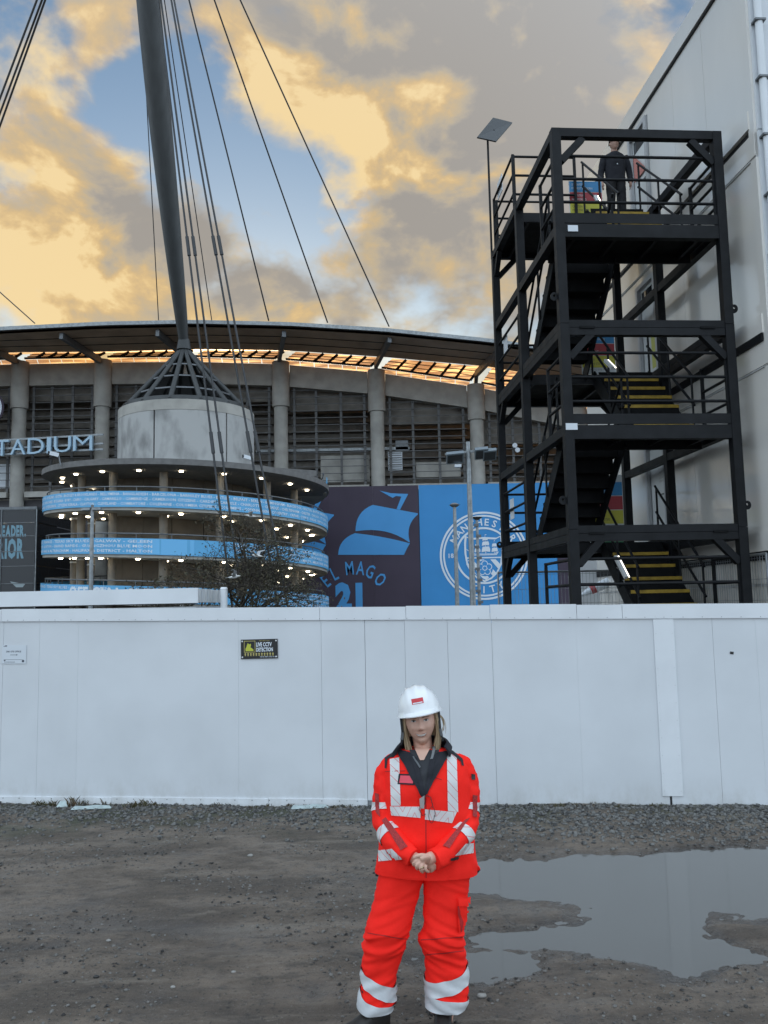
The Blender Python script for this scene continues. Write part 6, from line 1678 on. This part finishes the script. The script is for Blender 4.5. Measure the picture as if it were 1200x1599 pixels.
    patch('lapel', [(703, 1174), (684, 1176), (663, 1243), (668, 1238)], NAVY, 10, 22, off=.010)
    patch('lapel', [(684, 1176), (672, 1184), (662, 1244), (664, 1242)], NAVY, 8, 22, off=.012)
    SH = material('dark_shirt', (.022, .024, .03), .7)
    patch('shirt', [(640, 1172), (686, 1172), (668, 1240), (660, 1240)], SH, 12, 22, off=.006)
    SKN = SKIN
    patch('throat', [(646, 1166), (674, 1166), (662, 1188), (657, 1188)], SKN, 10, 10, off=.012, par=jo)
    patch('shirt_edge', [(645, 1182), (648, 1182), (658, 1199), (656, 1201)], material('shirt_edge_grey', (.10, .11, .12), .6), 3, 8, off=.016)
    patch('shirt_edge', [(676, 1170), (680, 1170), (676, 1187), (672, 1187)], material('shirt_edge_pale', (.16, .17, .18), .6), 3, 8, off=.016)
    # ------------------------------------------------ trousers
    tr = MB()
    Lr = [(1345, 594, 672, .10), (1372, 590, 667, .105), (1395, 586.5, 661, .103), (1420, 581, 652, .098), (1444, 576, 645, .094), (1462, 573, 638, .092), (1478, 570, 635, .090), (1497, 568, 630, .088), (1520, 565, 623, .086), (1546, 564, 619, .085), (1574, 561, 616, .084), (1587, 561, 612, .080)]
    Rr = [(1345, 648, 741, .10), (1372, 656, 738, .105), (1395, 660, 734, .103), (1425, 660.5, 731, .098), (1451, 660, 725, .094), (1466, 657, 722, .092), (1480, 656, 725, .092), (1497, 662, 728, .090), (1520, 664, 730, .088), (1546, 664, 732, .087), (1570, 666, 731, .086), (1584, 668, 726, .080)]
    legs = []
    for q, Lg in enumerate((Lr, Rr)):
        rows = resample(Lg, 96); rr = []
        for i, (y, a, b, d) in enumerate(rows):
            f = i / 95; c = pp((a + b) / 2, 940 + (y - 940) * (1 - (d + .006) / 4.52), .0 - .03 * math.exp(-((f - .45) / .2) ** 2)); rr.append(superring(c, (b - a) / 2 * (.00308 - .00012 * max(0, f - .6) / .4), d, 56, 2.3))
        # cloth folds: slanting creases gathering at knee and hem
        out = []
        for i, r_ in enumerate(rr):
            f = i / 95; c = sum(r_, Vector()) / len(r_); o_ = []
            am = .0035 + .0105 * math.exp(-((f - .52) / .13) ** 2) + .004 * math.exp(-((f - .97) / .10) ** 2) + .003 * f
            for p in r_:
                d = (p - c).normalized(); sl_ = p.z + .45 * (p.x - c.x) * (1 if q else -1)
                n1 = noise.noise(Vector((p.x * 4 + q * 9, p.y * 4, sl_ * 22))); n2 = noise.noise(Vector((p.x * 11, p.y * 11 + q * 5, sl_ * 34 + 7)))
                o_.append(p + d * am * (1.2 - 2.6 * abs(n1) + .7 * n2))
            out.append(o_)
        legs.append(out); e = out[-1]; ce = sum(e, Vector()) / len(e); tr.rings(out + [[ce + (p - ce) * .86 + ZV * .01 for p in e]], cap=True)
    to = tr.build('trousers', FABRIC, root, smooth=70); tb = bvh_of(to)
    # silver tapes round the calves, slanting as the cloth hangs (ring index 0 looks to +x)
    def sl_fn(k0, k1): return lambda u: (k0 * math.cos(2 * math.pi * u) + k1 * max(0, -math.sin(2 * math.pi * u)))
    def vpos(y, Lg): return (np.interp(y, [q[0] for q in Lg], np.linspace(0, 1, len(Lg))))
    sleeve_band(legs[0], vpos(1533, Lr), vpos(1555, Lr), SILVER, 'leg_band', sl_fn(.050, .01), par=to, off=.008); sleeve_band(legs[0], vpos(1564, Lr), vpos(1586, Lr), SILVER, 'leg_band', sl_fn(.03, .02), par=to, off=.008)
    sleeve_band(legs[1], vpos(1525, Rr), vpos(1549, Rr), SILVER, 'leg_band', sl_fn(-.035, .02), par=to, off=.008); sleeve_band(legs[1], vpos(1562, Rr), vpos(1584, Rr), SILVER, 'leg_band', sl_fn(.025, .0), par=to, off=.008)
    # thigh cargo pocket with its flap
    fl = patch('cargo_pocket', [(713, 1412), (731.5, 1413), (730, 1440), (715, 1458)], FABRIC, 8, 10, off=.012, par=to, tree=tb)
    patch('pocket_flap', [(712, 1398), (732.5, 1398), (732, 1412), (715, 1414)], FABRIC, 8, 5, off=.018, par=to, tree=tb)
    patch('pocket_seam', [(713, 1414), (715, 1414), (721, 1440), (718, 1458)], SEAM, 2, 12, off=.014, par=to, tree=tb)
    for a, b in (((575, 1456), (636, 1466)), ((658, 1467), (722, 1462)), ((664, 1490), (724, 1484))):
        patch('knee_seam', [a, b, (b[0], b[1] + 1.6), (a[0], a[1] + 1.6)], SEAM, 22, 1, off=.003, par=to, tree=tb)
    # ------------------------------------------------ boots
    BOOT = material('black_boot', (.018, .015, .013), .5, var=.3, vscale=12)
    for (px, py, ang) in ((583, 1591, R(-58)), (692, 1590, R(-4))):
        t = pp(px, py); c = Vector((t.x, Y0 - .015, 0)); g0 = gz(c.x, c.y - .08); d = Vector((math.sin(ang), -math.cos(ang), 0)); sd_ = Vector((d.y, -d.x, 0))
        mb = MB(); rr = []
        for f, w, h, zc in ((-.08, .036, .10, .065), (-.05, .042, .13, .075), (.0, .044, .125, .072), (.06, .044, .085, .055), (.11, .046, .066, .044), (.16, .046, .060, .040), (.20, .036, .048, .034), (.218, .015, .03, .028)):
            rr.append(superring(c + d * f + ZV * (g0 + zc), w, h / 2 + .008, 20, 2.6, (sd_, ZV)))
        mb.rings(rr, cap=True); bt = mb.build('boot', BOOT, root, smooth=60)
        mb = MB(); mb.tube([c + ZV * (g0 + .09), c + ZV * (g0 + .24)], [.052, .056], 18); mb.build('ankle', BOOT, bt, smooth=60)
        mb = MB(); mb.rings([superring(c + d * .065 + ZV * (g0 + z), .155, .048, 28, 3, (d, sd_)) for z in (-.004, .018)]); mb.build('sole', BLACK, bt, smooth=40)
    # wedding ring and hanging spectacles
    mb = MB(); rc = pp(659.5, 1355.5, -.2815); ax_ = (Vector((.8, 0, .6)), Vector((-.3, -.86, .4)))
    mb.tube([rc + ax_[0] * (.0105 * math.cos(t * .6283)) + ax_[1] * (.0105 * math.sin(t * .6283)) for t in range(11)], .0022, 6); mb.build('finger_ring', material('gold_ring', (.75, .62, .40), .2, metal=1.0), bo, smooth=80)
    sp_ = thing('spectacles', 'dark framed spectacles hanging from the zip of the orange jacket', 'spectacles', pp(660, 1250, -.16))
    SPM = material('spectacle_frame', (.05, .008, .008), .3)
    def wire(pts, r, nm, mat=SPM): mb = MB(); mb.tube([hit(*q, .012) or pp(*q, -.16) for q in pts], r, 6); return mb.build(nm, mat, sp_, smooth=80)
    wire([(663 + 1.5 * math.cos(t * .5), 1249 + 8 * math.sin(t * .5)) for t in range(14)], .0022, 'rim')
    wire([(674 + 4.5 * math.cos(t * .5) + t * .1, 1272 + 13 * math.sin(t * .5)) for t in range(14)], .0016, 'rim')
    wire([(663, 1243), (668, 1241), (673, 1244), (677, 1260)], .002, 'temple'); wire([(657, 1252), (656, 1264), (660, 1273), (665, 1270)], .002, 'temple')
    mb = MB(); mb.add([hit(*q, .014) for q in ((655, 1246), (663, 1241), (663, 1262), (657, 1262))], [(0, 1, 2, 3)]); mb.build('lens', material('lens_glint', (.35, .33, .32), .1), sp_)
    return root
build_woman()
def build_man():
    t, z0 = REAR + .47, LV[4]
    d = ray(963, 300); k = (T0 + TB * t - EYE).dot(TB) / d.dot(TB); q = EYE + d * k
    c0 = Vector((q.x, q.y, z0)); Hh = 1.74
    root = thing('person', 'person in dark navy sweater and trousers standing at the top of the stair tower', 'person', c0)
    P = lambda x, y, z: c0 + Vector((x, y, z * Hh / 1.8))
    body, Rm = head_geo(P(0, -.01, 1.655), 1.06, roll=R(3), nod=R(-8), turn=R(8), seg=40, rows=36)
    body.rings(tube_rings([(*P(0, .01, 1.58), .055), (*P(0, .02, 1.46), .07)], 6, 16))
    body.rings([superring(P(0, .02, z), w, d_, 20) for z, w, d_ in ((1.44, .13, .08), (1.25, .16, .10), (1.02, .14, .09), (.9, .15, .10))])
    arms = []
    for s in (-1, 1):
        A = [(*P(s * .19, .02, 1.41), .06), (*P(s * .235, .02, 1.25), .056), (*P(s * .27, .03, 1.08), .05), (*P(s * .275, .0, .95), .044), (*P(s * .265, -.03, .86), .036)]
        arms.append(A); body.rings(tube_rings([(a[0], a[1], a[2], a[3] * .8) for a in A], 16, 12))
        w = Vector(A[-1][:3]); body.rings([superring(w + ZV * dz, a, b, 12) for dz, a, b in ((.01, .026, .03), (-.03, .024, .04), (-.08, .022, .042))])
        for i in range(4):
            b = w + Vector((0, -.03 + i * .02, -.08)); body.rings(tube_rings([(*b, .0095), (*(b + Vector((-s * .006, 0, -.035))), .009), (*(b + Vector((-s * .02, 0, -.065 + .006 * abs(i - 1.5)))), .007)], 6, 8))
        b = w + Vector((0, -.035, -.03)); body.rings(tube_rings([(*b, .011), (*(b + Vector((-s * .01, -.02, -.04))), .01), (*(b + Vector((-s * .016, -.02, -.068))), .008)], 6, 8))
        body.rings(tube_rings([(*P(s * .09, .02, .9), .07), (*P(s * .10, .0, .5), .05), (*P(s * .11, .03, .08), .04)], 12, 12))
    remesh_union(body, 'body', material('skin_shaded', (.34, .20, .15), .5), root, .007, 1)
    sw = MB()
    sw.rings(wrinkle([superring(P(0, .02, z), w, d_, 48, 2.4) for z, w, d_ in resample([(1.50, .075, .07), (1.465, .13, .09), (1.42, .185, .105), (1.30, .205, .125), (1.12, .19, .125), (.98, .18, .125), (.90, .185, .13)], 30)], .005, (6, 6, 5), 2))
    for A in arms: sw.rings(wrinkle(tube_rings([(a[0], a[1], a[2], a[3] * 1.12) for a in A[:-1]] + [(*P((A[-1][0] - c0.x), -.028, .875), .042)], 30, 24), .005, (9, 9, 9), 5))
    s_ = sw.build('sweater', material('dark_navy_knit', (.006, .007, .013), .9, var=.2, vscale=9), root, smooth=70)
    mb = MB(); e = P(.01, -.118, 1.20); mb.prism([e + Vector((-.012, 0, -.01)), e + Vector((.012, 0, -.01)), e + Vector((0, 0, .016))], (0, .004, 0)); mb.build('chest_emblem', PRINTW, s_)
    trs = MB()
    for s in (-1, 1):
        trs.rings(wrinkle(tube_rings([(*P(s * .085, .02, .97), .10), (*P(s * .09, .02, .80), .095), (*P(s * .105, .01, .48), .072), (*P(s * .115, .03, .08), .066)], 40, 24), .005, (6, 6, 9), 3 + s))
    trs.build('trousers', material('dark_trousers', (.006, .006, .008), .85, var=.2, vscale=9), root, smooth=70)
    for s in (-1, 1):
        mb = MB(); c = P(s * .115, .0, 0); mb.rings([superring(c + Vector((0, f, .045 * q)), .045 * w, .045 * q, 16, 2.6, (Vector((1, 0, 0)), ZV)) for f, w, q in ((.10, .8, 1.0), (.04, 1, 1.15), (-.05, 1, 1.0), (-.13, 1, .75), (-.18, .5, .5))]); mb.build('shoe', BLACK, root, smooth=60)
    hm = MB(); rs = random.Random(5); hcen = P(0, -.01, 1.655)
    for i in range(150):
        a = rs.random() * 6.283; e = .15 + rs.random() * 1.35; dr = Vector((math.cos(a) * math.cos(e), math.sin(a) * math.cos(e), math.sin(e)))
        if dr.y < -.30 and dr.z < .22: continue
        p = hcen + Vector((dr.x * .082, dr.y * .104, dr.z * .128)); t_ = dr.orthogonal().normalized()
        hm.tube([p - dr * .01, p + dr * .016 + t_ * .01, p + dr * .022 - t_ * .015, p + dr * .008 - t_ * .03], [.014, .013, .011, .006], 5)
    hm.build('hair', material('dark_brown_hair', (.03, .017, .012), .6), root, smooth=80)
build_man()
